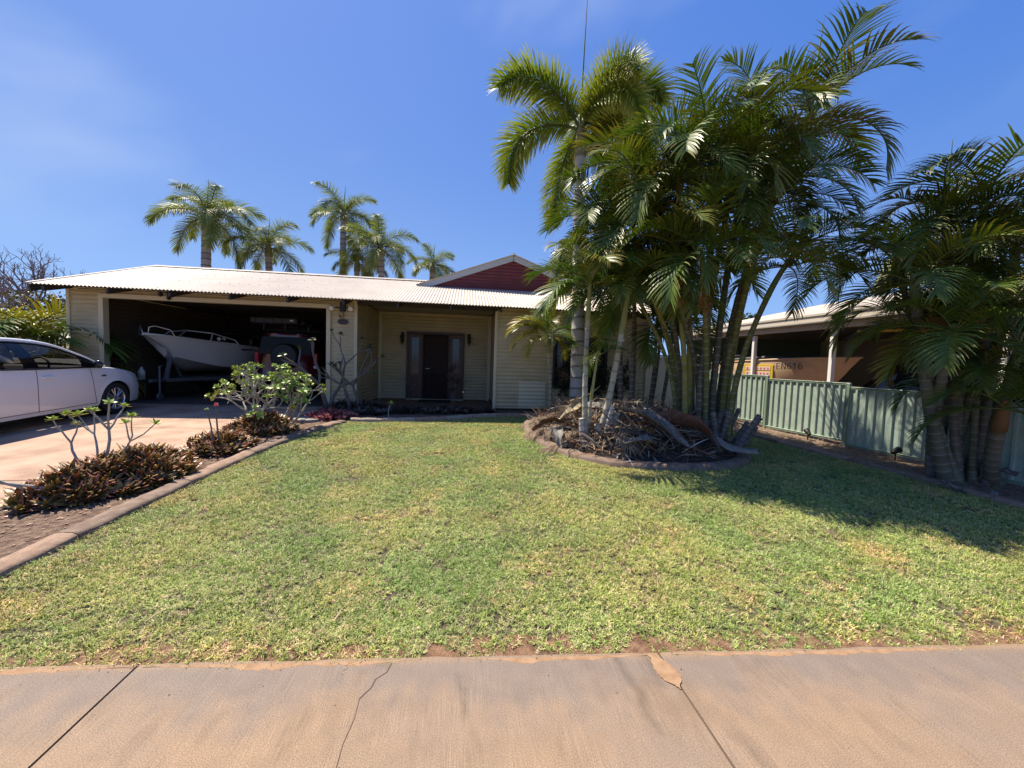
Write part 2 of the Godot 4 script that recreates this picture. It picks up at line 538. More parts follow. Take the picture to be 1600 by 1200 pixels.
func build_door(h: Node3D) -> void:
	var d := mk(false)
	var x0 := -1.78
	var x1 := -0.01
	var zt := ZB + 0.02
	bx(d, Vector3((x0 + x1) * 0.5, 2.385, zt), Vector3(x1 - x0, 0.075, 0.14), Basis(), 0.005)
	bx(d, Vector3(x0 + 0.035, 1.33, zt), Vector3(0.07, 2.03, 0.14), Basis(), 0.005)
	bx(d, Vector3(x1 - 0.035, 1.33, zt), Vector3(0.07, 2.03, 0.14), Basis(), 0.005)
	bx(d, Vector3(-1.30, 1.33, zt), Vector3(0.05, 2.03, 0.12), Basis(), 0.005)
	bx(d, Vector3(-0.47, 1.33, zt), Vector3(0.05, 2.03, 0.12), Basis(), 0.005)
	var door := obj("entry_door", d, M.door_frame, h)
	door.set_meta("label", "dark timber entry door with a sidelight on each side")
	for q in [[-1.52, 0.39], [-0.26, 0.37]]:
		var s := mk(false)
		bx(s, Vector3(q[0], 1.33, zt - 0.02), Vector3(q[1], 2.03, 0.03))
		for e in [-1, 1]:
			bx(s, Vector3(q[0] + e * (q[1] * 0.5 - 0.04), 1.33, zt + 0.01), Vector3(0.08, 2.02, 0.04), Basis(), 0.004)
		for y in [0.37, 1.06, 2.29]:
			bx(s, Vector3(q[0], y, zt + 0.012), Vector3(q[1] - 0.16, 0.10, 0.038), Basis(), 0.004)
		bx(s, Vector3(q[0], 0.72, zt), Vector3(q[1] - 0.22, 0.50, 0.03), Basis(), 0.012)
		obj("sidelight", s, M.door_timber, door)
		one_box("pane", Vector3(q[0], 1.68, zt), Vector3(q[1] - 0.15, 1.13, 0.012), M.side_glass, door)
	one_box("leaf", Vector3(-0.885, 1.33, zt - 0.03), Vector3(0.78, 2.02, 0.04), M.door_dark, door)
	# security screen: frame, a lattice of flat bars in the upper part
	var s := mk(false)
	for e in [-1, 1]:
		bx(s, Vector3(-0.885 + e * 0.36, 1.33, zt + 0.03), Vector3(0.055, 2.0, 0.03), Basis(), 0.004)
	for y in [0.36, 1.10, 2.28]:
		bx(s, Vector3(-0.885, y, zt + 0.03), Vector3(0.67, 0.055, 0.03), Basis(), 0.004)
	obj("screen_frame", s, M.door_dark, door)
	s = mk(false)
	var lo := Vector2(-1.22, 1.12)
	var hi := Vector2(-0.55, 2.26)
	for k in range(-12, 20):
		for sg in [-1.0, 1.0]:
			var c := -0.885 + k * 0.105 - 0.4
			var pts := []
			# the line x = c + sg * (y - 1.69) clipped to the frame
			var ya := lo.y
			var yb := hi.y
			var xa: float = c + sg * (ya - 1.69)
			var xb: float = c + sg * (yb - 1.69)
			var ta := 0.0
			var tb := 1.0
			for lim in [[lo.x, 1.0], [hi.x, -1.0]]:
				var fa: float = (xa - lim[0]) * lim[1]
				var fb: float = (xb - lim[0]) * lim[1]
				if fa < 0.0 and fb < 0.0:
					tb = -1.0
				elif fa < 0.0:
					ta = maxf(ta, fa / (fa - fb))
				elif fb < 0.0:
					tb = minf(tb, fa / (fa - fb))
			if tb - ta > 0.02:
				bar(s, Vector3(lerpf(xa, xb, ta), lerpf(ya, yb, ta), zt + 0.03 + sg * 0.003), Vector3(lerpf(xa, xb, tb), lerpf(ya, yb, tb), zt + 0.03 + sg * 0.003), 0.014, 0.005)
	obj("lattice", s, M.lattice, door)
	s = mk()
	rod(s, Vector3(-1.17, 1.28, zt + 0.045), Vector3(-1.17, 1.28, zt + 0.10), 0.012)
	rod(s, Vector3(-1.17, 1.28, zt + 0.10), Vector3(-1.05, 1.28, zt + 0.10), 0.01)
	obj("handle", s, M.steel, door)
	one_box("threshold", Vector3(-0.885, 0.315, ZB + 0.06), Vector3(1.77, 0.03, 0.22), M.trim, door)

func lantern(x: float, y: float, z: float, label: String) -> void:
	var t := thing("wall_lantern", label, "wall lantern", Vector3(x, y, z), 0.0, "lanterns beside the entry door")
	one_box("back_plate", Vector3(0, 0.04, 0.015), Vector3(0.10, 0.30, 0.03), M.black, t, 0.006)
	var s := mk()
	tube(s, [Vector3(0, 0.12, 0.02), Vector3(0, 0.16, 0.09), Vector3(0, 0.13, 0.14), Vector3(0, 0.09, 0.15)], [0.009, 0.009, 0.009, 0.009], 6)
	obj("arm", s, M.black, t)
	s = mk()
	lathe(s, [Vector2(0.0, 0.12), Vector2(0.02, 0.10), Vector2(0.075, 0.05), Vector2(0.08, 0.04), Vector2(0.065, 0.04)], Vector3(0, 0, 0.15), Vector3.UP, 6)
	lathe(s, [Vector2(0.04, -0.14), Vector2(0.045, -0.13), Vector2(0.045, -0.125)], Vector3(0, 0, 0.15), Vector3.UP, 6)
	lathe(s, [Vector2(0.0, -0.21), Vector2(0.012, -0.19), Vector2(0.03, -0.15), Vector2(0.04, -0.14)], Vector3(0, 0, 0.15), Vector3.UP, 6)
	for k in 6:
		var a := TAU * k / 6.0
		bar(s, Vector3(cos(a) * 0.065, 0.04, 0.15 + sin(a) * 0.065), Vector3(cos(a) * 0.043, -0.13, 0.15 + sin(a) * 0.043), 0.007, 0.007)
	obj("cage", s, M.black, t)
	s = mk()
	lathe(s, [Vector2(0.060, 0.04), Vector2(0.039, -0.13)], Vector3(0, 0, 0.15), Vector3.UP, 6)
	obj("glass", s, M.smoke_glass, t)

func wall_bits() -> void:
	lantern(-1.91, 2.20, ZB + 0.015, "black carriage lantern on the wall left of the entry door")
	lantern(0.14, 2.22, ZB + 0.015, "black carriage lantern on the wall right of the entry door")
	# twin flood light with its sensor on the pier
	var t := thing("flood_light", "twin white flood light on a dark bracket above the oval wall plaque", "flood light", Vector3(-2.97, 2.74, ZF + 0.012))
	one_box("bracket", Vector3(0.01, 0.04, 0.04), Vector3(0.13, 0.22, 0.08), M.black, t, 0.01)
	for e in [-1, 1]:
		var s := mk()
		rod(s, Vector3(e * 0.05, 0.02, 0.06), Vector3(e * 0.17, 0.01, 0.10), 0.014)
		obj("arm", s, M.black, t)
		s = mk()
		lathe(s, [Vector2(0.0, -0.06), Vector2(0.03, -0.055), Vector2(0.042, -0.02), Vector2(0.056, 0.045), Vector2(0.05, 0.045), Vector2(0.0, 0.03)], Vector3(e * 0.20, 0.0, 0.13), Vector3(e * 0.35, -0.35, 0.8), 14)
		obj("lamp_head", s, M.white_paint, t)
	one_box("sensor", Vector3(-0.02, -0.15, 0.05), Vector3(0.10, 0.14, 0.08), M.tan_plastic, t, 0.015)
	var q := mk()
	lathe(q, [Vector2(0.03, 0), Vector2(0.022, 0.02), Vector2(0, 0.03)], Vector3(-0.035, -0.19, 0.08), Vector3(0, -0.3, 1), 12)
	obj("sensor_eye", q, M.maroon, t)
	# oval plaque
	q = mk()
	q.set_smooth_group(-1)
	var ov := PackedVector2Array()
	for k in 28:
		ov.append(Vector2(cos(TAU * k / 28) * 0.125, sin(TAU * k / 28) * 0.07))
	prism(q, ov, 0.02, Transform3D(Basis(), Vector3(-2.96, 2.425, ZF + 0.013)))
	var pl := obj("wall_plaque", q, M.maroon_dark)
	tag(pl, "dark oval plaque on the cream pier beside the garage", "wall plaque")
	q = mk()
	var rim := []
	var rr := []
	for k in 29:
		rim.append(Vector3(cos(TAU * k / 28) * 0.112 - 2.96, sin(TAU * k / 28) * 0.058 + 2.425, ZF + 0.034))
		rr.append(0.004)
	tube(q, rim, rr, 6)
	obj("rim", q, M.lattice, pl)
	# sensor light under the eave over the garage
	t = thing("eave_light", "small black spotlight with sensor arms under the garage eave", "spotlight", Vector3(-6.80, 2.86, ZF + 0.012))
	one_box("base", Vector3(0, 0.03, 0.03), Vector3(0.10, 0.10, 0.06), M.black, t, 0.01)
	for e in [-1, 1]:
		var s := mk()
		tube(s, [Vector3(e * 0.03, 0.04, 0.05), Vector3(e * 0.13, 0.06, 0.10), Vector3(e * 0.20, 0.05, 0.12)], [0.014, 0.014, 0.018], 6)
		lathe(s, [Vector2(0.0, -0.05), Vector2(0.035, -0.03), Vector2(0.045, 0.04), Vector2(0, 0.03)], Vector3(e * 0.12, 0.0, 0.13), Vector3(e * 0.3, -0.5, 0.8), 10)
		obj("lamp_head", s, M.black, t)
	var s2 := mk()
	lathe(s2, [Vector2(0.0, -0.05), Vector2(0.04, -0.03), Vector2(0.035, 0.04), Vector2(0, 0.04)], Vector3(0, -0.07, 0.07), Vector3.UP, 10)
	obj("sensor", s2, M.black, t)
	# door mat and meter lid
	var mt := one_box("door_mat", Vector3(-0.85, 0.318, -12.2), Vector3(0.95, 0.025, 0.5), M.black_rubber, null, 0.006)
	tag(mt, "black door mat on the porch floor before the entry door", "door mat")
	q = mk()
	lathe(q, [Vector2(0.27, -0.05), Vector2(0.27, 0.035), Vector2(0.25, 0.045), Vector2(0.21, 0.045), Vector2(0.20, 0.036), Vector2(0.0, 0.04)], G(-3.12, -8.45, 0.01), Vector3.UP, 28)
	var lid := obj("pit_lid", q, M.lid)
	tag(lid, "round grey pit lid set in the garden bed before the red leaved clump", "pit lid")

# ------------------------------------------------------------------ ground
var LAWN := PackedVector2Array()
var ISLAND := PackedVector2Array()
var KERB_L := []
var KERB_R := []
var KERB_F := []
var FENCE_A := Vector2(6.55, -10.6)
var FENCE_D := Vector2(0.170, 0.985)

func edge_z(x: float) -> float:   # the lawn side of the footpath
	return -2.03 + 0.047 * x - 0.02

func flat(a: Array) -> PackedVector2Array:
	var o := PackedVector2Array()
	for p in a:
		o.append(Vector2(p.x, p.z))
	return o

func plan() -> void:
	KERB_L = spline([Vector3(-3.16, 0, -2.25), Vector3(-3.12, 0, -3.5), Vector3(-3.05, 0, -5.0), Vector3(-2.92, 0, -6.4), Vector3(-2.62, 0, -7.75), Vector3(-2.38, 0, -8.3)], 6)
	KERB_F = spline([Vector3(-2.28, 0, -8.42), Vector3(-1.5, 0, -8.50), Vector3(-0.5, 0, -8.72), Vector3(0.2, 0, -9.05), Vector3(0.9, 0, -9.28), Vector3(1.75, 0, -9.34), Vector3(2.6, 0, -9.95), Vector3(5.2, 0, -9.95)], 6)
	KERB_R = spline([Vector3(5.55, 0, -9.6), Vector3(5.72, 0, -8.5), Vector3(5.98, 0, -7.4), Vector3(6.30, 0, -5.9), Vector3(6.5, 0, -4.9), Vector3(6.62, 0, -3.7), Vector3(6.75, 0, -1.95)], 6)
	for p in spline([Vector3(1.34, 0, -7.5), Vector3(1.50, 0, -6.4), Vector3(2.05, 0, -5.6), Vector3(2.95, 0, -5.32), Vector3(3.85, 0, -5.38), Vector3(4.55, 0, -5.85), Vector3(4.98, 0, -6.9), Vector3(4.95, 0, -8.4), Vector3(4.2, 0, -9.45), Vector3(2.9, 0, -9.75), Vector3(1.9, 0, -9.3), Vector3(1.45, 0, -8.5)], 6, true):
		ISLAND.append(Vector2(p.x, p.z))
	LAWN = flat(KERB_L)
	LAWN.append_array(flat(KERB_F))
	LAWN.append_array(flat(KERB_R))
	for i in 13:
		var x := lerpf(6.75, -3.16, i / 12.0)
		LAWN.append(Vector2(x, edge_z(x) - 0.03))

# a low rounded concrete edging laid in lengths along a path
func kerb(called: String, label: String, pts: Array, w: float, hgt: float, per: float, m: Array, closed := false) -> void:
	var t := thing(called, label, "garden edging")
	t.set_meta("kind", "structure")
	var prof := [Vector2(-w / 2, -0.06), Vector2(-w / 2, hgt * 0.72), Vector2(-w / 2 + 0.025, hgt * 0.93), Vector2(-0.02, hgt), Vector2(w / 2 - 0.05, hgt * 0.92), Vector2(w / 2 - 0.012, hgt * 0.6), Vector2(w / 2, -0.06)]
	var n := pts.size()
	var run := []
	var acc := 0.0
	var total := n if closed else n - 1
	var idx := 0
	for i in total:
		run.append(i)
		acc += pts[i].distance_to(pts[(i + 1) % n])
		if acc >= per or i == total - 1:
			var rows := []
			var j0: int = run[0]
			var cnt := run.size() + 1
			for q in cnt:
				var k := (j0 + q) % n
				var pv: Vector3 = pts[(k - 1 + n) % n] if (closed or k > 0) else pts[k]
				var nx: Vector3 = pts[(k + 1) % n] if (closed or k < n - 1) else pts[k]
				var d := (nx - pv).normalized()
				var side := Vector3(-d.z, 0, d.x)
				var c: Vector3 = pts[k]
				if q == 0:
					c += d * 0.006
				elif q == cnt - 1:
					c -= d * 0.006
				var row := PackedVector3Array()
				for pr in prof:
					var e: Vector3 = c + side * pr.x
					row.append(Vector3(e.x, gy(e.z) + pr.y + 0.006 * sin(k * 2.3 + idx), e.z))
				rows.append(row)
			var s := mk(true)
			grid(s, rows)
			s.set_smooth_group(-1)
			for e in [0, rows.size() - 1]:
				var r: PackedVector3Array = rows[e]
				var o: Vector3 = (rows[e][0] - rows[1 if e == 0 else e - 1][0])
				for k in range(1, r.size() - 1):
					tri_o(s, r[0], r[k], r[k + 1], o)
			obj("kerb_block", s, m[idx % m.size()], t)
			idx += 1
			run = []
			acc = 0.0

func build_ground() -> void:
	# one sheet to the horizon
	var s := mk(true)
	var rows := []
	for z in [60.0, 8.0, 1.5, -1.0, -2.1, -4.0, -6.0, -8.0, -9.6, -20.0, -60.0, -160.0, -400.0]:
		var row := PackedVector3Array()
		for x in [-400.0, -120.0, -40.0, -12.0, 0.0, 12.0, 40.0, 120.0, 400.0]:
			row.append(Vector3(x, gy(z) - 0.07, z))
		rows.append(row)
	grid(s, rows, true)
	struct("ground", s, M.earth)
	# the strip of bare red dirt along the footpath
	s = mk(true)
	rows = []
	var nz := FastNoiseLite.new()
	nz.seed = 3
	nz.frequency = 0.9
	for j in 9:
		var row := PackedVector3Array()
		for i in 121:
			var x := lerpf(-3.2, 6.8, i / 120.0)
			var z := edge_z(x) + 0.06 - j * 0.075
			row.append(Vector3(x, gy(z) - 0.002 - 0.04 * smoothstep(0.10, 0.40, j * 0.075 - 0.06) + 0.012 * nz.get_noise_2d(x * 6.0, z * 6.0) - (0.02 if j == 0 else 0.0), z))
		rows.append(row)
	grid(s, rows)
	struct("dirt_strip", s, M.dirt)
	# footpath in cast slabs with tooled joints
	var path := Node3D.new()
	path.name = "footpath"
	path.set_meta("kind", "structure")
	add_child(path)
	M.path = path_material()
	var xs := [-9.76, -7.04, -4.32, -1.59, 1.115, 3.83, 6.55, 9.27]
	for i in 7:
		var a: float = xs[i] + 0.006
		var b: float = xs[i + 1] - 0.006
		s = mk(true)
		rows = []
		var zs := 0.9
		for j in 9:
			var row := PackedVector3Array()
			for k in 21:
				var x := lerpf(a, b, k / 20.0)
				var t := j / 8.0
				var wob := 0.012 * nz.get_noise_2d(x * 3.0, 20.0) + 0.006 * nz.get_noise_2d(x * 14.0, 40.0)
				var z := lerpf(edge_z(x) + wob, zs, t * t)
				var y := 0.012
				if k == 0 or k == 20:
					y = 0.007
				row.append(Vector3(x, y, z))
			if j == 0:
				var low := PackedVector3Array()
				for p in row:
					low.append(p + Vector3(0, -0.10, -0.004))
				rows.append(low)
				for q in row.size():
					row[q].y -= 0.0
			rows.append(row)
		for ri in rows.size() - 1:
			for k in 20:
				for cn in [[0, 0], [1, 0], [1, 1], [0, 0], [1, 1], [0, 1]]:
					var vp: Vector3 = rows[ri + cn[0]][k + cn[1]]
					s.set_uv(Vector2((vp.x + 4.0) / 9.0, clampf((vp.z + 2.3) / 2.3, 0.0, 1.0)))
					s.add_vertex(vp)
		s.set_smooth_group(-1)
		for x in [a, b]:
			quad_o(s, Vector3(x, 0.007, edge_z(x)), Vector3(x, 0.007, zs), Vector3(x, -0.1, zs), Vector3(x, -0.1, edge_z(x)), Vector3(-1 if x == a else 1, 0, 0))
		var slab := struct("slab", s, M.path, path)
	# dirt packed in the joints
	for i in range(1, 7):
		one_box("joint_filler", Vector3(xs[i], -0.05, (edge_z(xs[i]) + 0.9) * 0.5), Vector3(0.016, 0.1, 0.9 - edge_z(xs[i]) - 0.02), M.joint, path, 0.0)
	# a wandering crack, as a thin dark furrow line set into the slab
	s = mk(false)
	var cp := [Vector3(-0.33, 0, -2.03), Vector3(-0.345, 0, -1.97), Vector3(-0.39, 0, -1.93), Vector3(-0.40, 0, -1.88), Vector3(-0.44, 0, -1.82), Vector3(-0.435, 0, -1.72), Vector3(-0.45, 0, -1.6), Vector3(-0.445, 0, -1.45), Vector3(-0.46, 0, -1.2), Vector3(-0.45, 0, -0.6)]
	for i in cp.size() - 1:
		var a: Vector3 = cp[i]
		var b: Vector3 = cp[i + 1]
		var w0 := 0.0045 if i < 4 else 0.0025
		var y := Vector3(0, 0.0136, 0)
		quad_o(s, a + y - Vector3(w0, 0, 0), a + y + Vector3(w0 * 0.3, 0, 0), b + y + Vector3(w0 * 0.3, 0, 0), b + y - Vector3(w0, 0, 0), Vector3.UP)
	struct("crack", s, M.joint, path)
	# spill of red silt at the top of the right hand joint
	s = mk(true)
	var c := Vector3(1.10, 0.012, -1.90)
	var blob := PackedVector2Array()
	for k in 60:
		# from the lawn edge down along the joint, widest two thirds of the way
		var side := 1.0 if k < 30 else -1.0
		var u: float = (k + 0.5) / 30.0 if k < 30 else (59.5 - k) / 30.0
		var wd := 0.026 + 0.030 * sin(PI * clampf(u * 1.15 - 0.15, 0.0, 1.0)) - 0.030 * smoothstep(0.7, 1.0, u)
		wd += 0.012 * nz.get_noise_2d(u * 9.0, side * 5.0) + 0.005 * nz.get_noise_2d(u * 40.0, side * 9.0)
		blob.append(Vector2(1.07 + 0.035 * u + side * maxf(wd, 0.003), edge_z(1.07) + 0.004 + u * 0.25))
	struct("silt_patch", poly_sheet(blob, func(x, z): return 0.0125 + 0.002 * maxf(0.0, 1.0 - Vector2((x - 1.085) / 0.06, (z + 1.885) / 0.14).length()), 0.03), M.silt, path)
	# silt washed over the slab edge in an uneven fringe
	for seg in [[-2.95, -1.62], [-1.56, -0.2], [0.05, 1.05], [1.2, 3.1], [3.4, 5.4]]:
		var top := PackedVector2Array()
		var low := PackedVector2Array()
		var m := 40
		for q in m + 1:
			var x := lerpf(seg[0], seg[1], q / float(m))
			var wd := 0.022 + 0.045 * maxf(0.0, nz.get_noise_2d(x * 3.0, 7.0) + 0.15) + 0.014 * nz.get_noise_2d(x * 22.0, 9.0)
			wd *= sin(PI * q / m)
			top.append(Vector2(x, edge_z(x) + 0.016))
			low.append(Vector2(x, edge_z(x) + 0.018 + maxf(wd, 0.001)))
		low.reverse()
		top.append_array(low)
		struct("silt_fringe", poly_sheet(top, func(x, z): return 0.0124, 0.0), M.silt, path)
	# small stones and leaf scraps on the concrete and the dirt
	var peb := mk(true)
	lathe(peb, [Vector2(0, -0.4), Vector2(0.8, -0.2), Vector2(1.0, 0.15), Vector2(0.55, 0.5), Vector2(0, 0.55)], Vector3.ZERO, Vector3.UP, 6)
	peb.generate_normals()
	var at := []
	var col := []
	for i in 420:
		var x := R.randf_range(-3.0, 5.0)
		var z := edge_z(x) - 0.05 + R.randf() * (0.10 if i < 300 else 1.2)
		var r := R.randf_range(0.0015, 0.004)
		at.append(Transform3D(Basis(Vector3.UP, R.randf() * TAU).scaled(Vector3(r, r * 0.6, r * R.randf_range(0.6, 1.6))), Vector3(x, 0.013 if z > edge_z(x) else gy(z), z)))
		var v := R.randf_range(0.04, 0.3)
		col.append(Color(v * 1.15, v * 0.75, v * 0.5))
	var stone := peb.commit()
	scatter("pebbles", stone, M.tint, at, col)
	# clods and chips on the bare bed soil
	at = []
	col = []
	for i in 2600:
		var z := R.randf_range(-8.6, -2.2)
		var x := lerpf(-4.2, -3.05, R.randf()) - (z + 3.0) * 0.06
		if i % 3 == 0:
			z = R.randf_range(-9.4, -2.2)
			x = lerpf(6.1, 7.4, R.randf()) + (z + 8.0) * 0.12
		var r := 0.004 + 0.014 * pow(R.randf(), 3.0)
		at.append(Transform3D(Basis(Vector3.UP, R.randf() * TAU).scaled(Vector3(r, r * 0.7, r * R.randf_range(0.6, 1.7))), Vector3(x, gy(z) + 0.008, z)))
		var v := R.randf_range(0.6, 1.7)
		col.append(Color(0.24 * v, 0.155 * v, 0.105 * v))
	scatter("clods", stone, M.tint, at, col)
	# driveway, poured in bays
	var dr := Node3D.new()
	dr.name = "driveway"
	dr.set_meta("kind", "structure")
	add_child(dr)
	for bay in [[-2.12, -4.86], [-4.875, -7.55], [-7.565, -10.28]]:
		for colx in [[-10.2, -6.95], [-6.935, -3.0]]:
			var poly := PackedVector2Array()
			for e in [[0, 0], [1, 0], [1, 1], [0, 1]]:
				poly.append(Vector2(colx[e[0]], bay[e[1]]))
			var lim := PackedVector2Array([Vector2(-11, -2.1), Vector2(-4.22, -2.1), Vector2(-4.18, -4.0), Vector2(-4.02, -5.3), Vector2(-3.85, -7.0), Vector2(-3.5, -8.7), Vector2(-3.3, -9.4), Vector2(-3.25, -10.3), Vector2(-11, -10.3)])
			for part in Geometry2D.intersect_polygons(poly, lim):
				s = poly_sheet(part, func(x, z): return gy(z) + 0.012, 0.7)
				struct("drive_bay", s, M.drive, dr)
	# garden soils
	struct("bed_soil", poly_sheet(PackedVector2Array([Vector2(-4.5, -2.1), Vector2(-4.5, -5), Vector2(-4.2, -8.7), Vector2(-3.6, -10.3), Vector2(5.6, -10.5), Vector2(5.6, -9.3), Vector2(1.9, -9.2), Vector2(0.2, -8.95), Vector2(-2.3, -8.35), Vector2(-2.6, -7.7), Vector2(-3.05, -5), Vector2(-3.16, -2.1)]), func(x, z): return gy(z) + 0.003 + 0.012 * nz.get_noise_2d(x * 3, z * 3), 0.22), M.soil)
	struct("bed_soil", poly_sheet(PackedVector2Array([Vector2(5.5, -9.7), Vector2(5.98, -7.4), Vector2(6.3, -5.9), Vector2(6.5, -4.9), Vector2(6.62, -3.7), Vector2(6.75, -1.9), Vector2(8.6, -1.9), Vector2(6.8, -10.2)]), func(x, z): return gy(z) + 0.005 + 0.012 * nz.get_noise_2d(x * 3, z * 3), 0.22), M.soil_pale)
	# the raised island
	var isl := ISLAND
	struct("island_soil", poly_sheet(isl, func(x, z): return gy(z) + 0.02 + 0.30 * island_in(x, z) + 0.025 * nz.get_noise_2d(x * 4, z * 4), 0.16), M.mulch)
	# turf thatch under the grass
	var turf := LAWN.duplicate()
	for part in Geometry2D.clip_polygons(turf, isl):
		if not Geometry2D.is_polygon_clockwise(part):
			struct("lawn", poly_sheet(part, func(x, z): return gy(z) - 0.010 + 0.004 * nz.get_noise_2d(x * 5, z * 5), 0.2), M.thatch)
	# edgings
	kerb("left_garden_edging", "terracotta concrete edging between the lawn and the bromeliad bed", KERB_L, 0.20, 0.055, 1.1, [M.kerb, M.kerb_b])
	kerb("front_garden_edging", "pale concrete edging in short lengths below the shaded porch bed", KERB_F, 0.15, 0.075, 0.55, [M.kerb_pale, M.kerb_pale, M.kerb])
	kerb("right_garden_edging", "brown concrete edging along the fence side of the lawn", KERB_R, 0.20, 0.05, 1.2, [M.kerb, M.kerb_b])
	var ring := []
	for p in isl:
		ring.append(Vector3(p.x, 0, p.y))
	kerb("island_edging", "curved brown concrete edging ringing the palm island", ring, 0.21, 0.075, 1.6, [M.kerb_b, M.kerb_b], true)

func island_in(x: float, z: float) -> float:
	var p := Vector2(x, z)
	if not Geometry2D.is_point_in_polygon(p, ISLAND):
		return 0.0
	var d := 9.0
	for i in ISLAND.size():
		d = minf(d, p.distance_to(Geometry2D.get_closest_point_to_segment(p, ISLAND[i], ISLAND[(i + 1) % ISLAND.size()])))
	return smoothstep(0.05, 1.0, d)

func path_material() -> StandardMaterial3D:
	# brushed concrete: greyer along the lawn, sandy dust elsewhere, long stains, faint broom lines and grain
	var n := FastNoiseLite.new()
	n.seed = 77
	n.frequency = 0.30
	n.fractal_octaves = 2
	var g := FastNoiseLite.new()
	g.seed = 9
	g.frequency = 0.24
	g.fractal_octaves = 2
	var q := FastNoiseLite.new()
	q.seed = 15
	q.frequency = 0.006
	q.fractal_octaves = 3
	var a := n.get_seamless_image(1024, 20)
	a.resize(1024, 1024, Image.INTERPOLATE_CUBIC)
	var b := g.get_seamless_image(1024, 1024)
	var cimg := q.get_seamless_image(1024, 1024)
	a.convert(Image.FORMAT_L8)
	b.convert(Image.FORMAT_L8)
	cimg.convert(Image.FORMAT_L8)
	var da := a.get_data()
	var db := b.get_data()
	var dc := cimg.get_data()
	var outb := PackedByteArray()
	outb.resize(1024 * 1024)
	for i in 1024 * 1024:
		var m: int = clampi((dc[i] - 70) * 2, 60, 255)
		outb[i] = clampi(225 + (((da[i] - 128) * m) >> 10) + (((db[i] - 128) * 120) >> 8), 0, 255)
	var im := Image.create_from_data(1024, 1024, false, Image.FORMAT_L8, outb)
	im.convert(Image.FORMAT_RGB8)
	var m2 := mat(Color.WHITE, 0.85)
	m2.detail_enabled = true
	m2.detail_albedo = ImageTexture.create_from_image(im)
	m2.detail_blend_mode = BaseMaterial3D.BLEND_MODE_MUL
	m2.detail_uv_layer = BaseMaterial3D.DETAIL_UV_2
	m2.uv2_triplanar = true
	m2.uv2_world_triplanar = true
	m2.uv2_scale = Vector3.ONE * 0.62
	# the stains, laid out over nine metres of path
	var w := 900
	var h := 230
	var f := FastNoiseLite.new()
	f.seed = 41
	f.frequency = 1.0
	f.fractal_octaves = 5
	var col := Image.create(w, h, false, Image.FORMAT_RGB8)
	for j in h:
		for i in w:
			var x := i / 100.0 - 4.0
			var z := j / 100.0 - 2.3
			var c := Color(0.315, 0.220, 0.146)
			var b1 := f.get_noise_2d(x * 0.7, z * 1.1) * 0.5 + 0.5
			var b2 := f.get_noise_2d(x * 3.2 + 30.0, z * 1.2)
			var b3 := f.get_noise_2d(x * 6.0 + 70.0, z * 6.0)
			c = c.lerp(Color(0.335, 0.226, 0.14), smoothstep(0.45, 0.8, b1))
			c = c.lerp(Color(0.275, 0.21, 0.16), 0.75 * smoothstep(0.5, 0.2, b1))
			var e := z - edge_z(x)
			var grey := smoothstep(0.42, 0.06, e + 0.22 * b2 + 0.07 * b3 - 0.10 * f.get_noise_2d(x * 0.6, 90.0))
			grey *= smoothstep(-0.01, 0.07, e + 0.03 * b3)
			c = c.lerp(Color(0.225, 0.18, 0.15), grey * 0.8)
			c = c * (1.0 - 0.14 * smoothstep(0.22, 0.5, b2)) * (1.0 + 0.10 * b3)
			for st in [[-0.40, 0.045, 0.32], [0.02, 0.02, 0.3], [0.86, 0.025, 0.3], [1.02, 0.025, 0.22], [-2.4, 0.05, 0.2]]:
				var dx: float = (x - st[0] + 0.05 * f.get_noise_2d(z * 2.0, st[0] * 9.0)) / st[1]
				c = c * (1.0 - st[2] * exp(-dx * dx) * smoothstep(-0.1, 0.35, f.get_noise_2d(x * 1.5, z * 2.6 + st[0] * 5.0) + 0.12))
			col.set_pixel(i, j, c.linear_to_srgb())
	m2.albedo_texture = ImageTexture.create_from_image(col)
	return m2

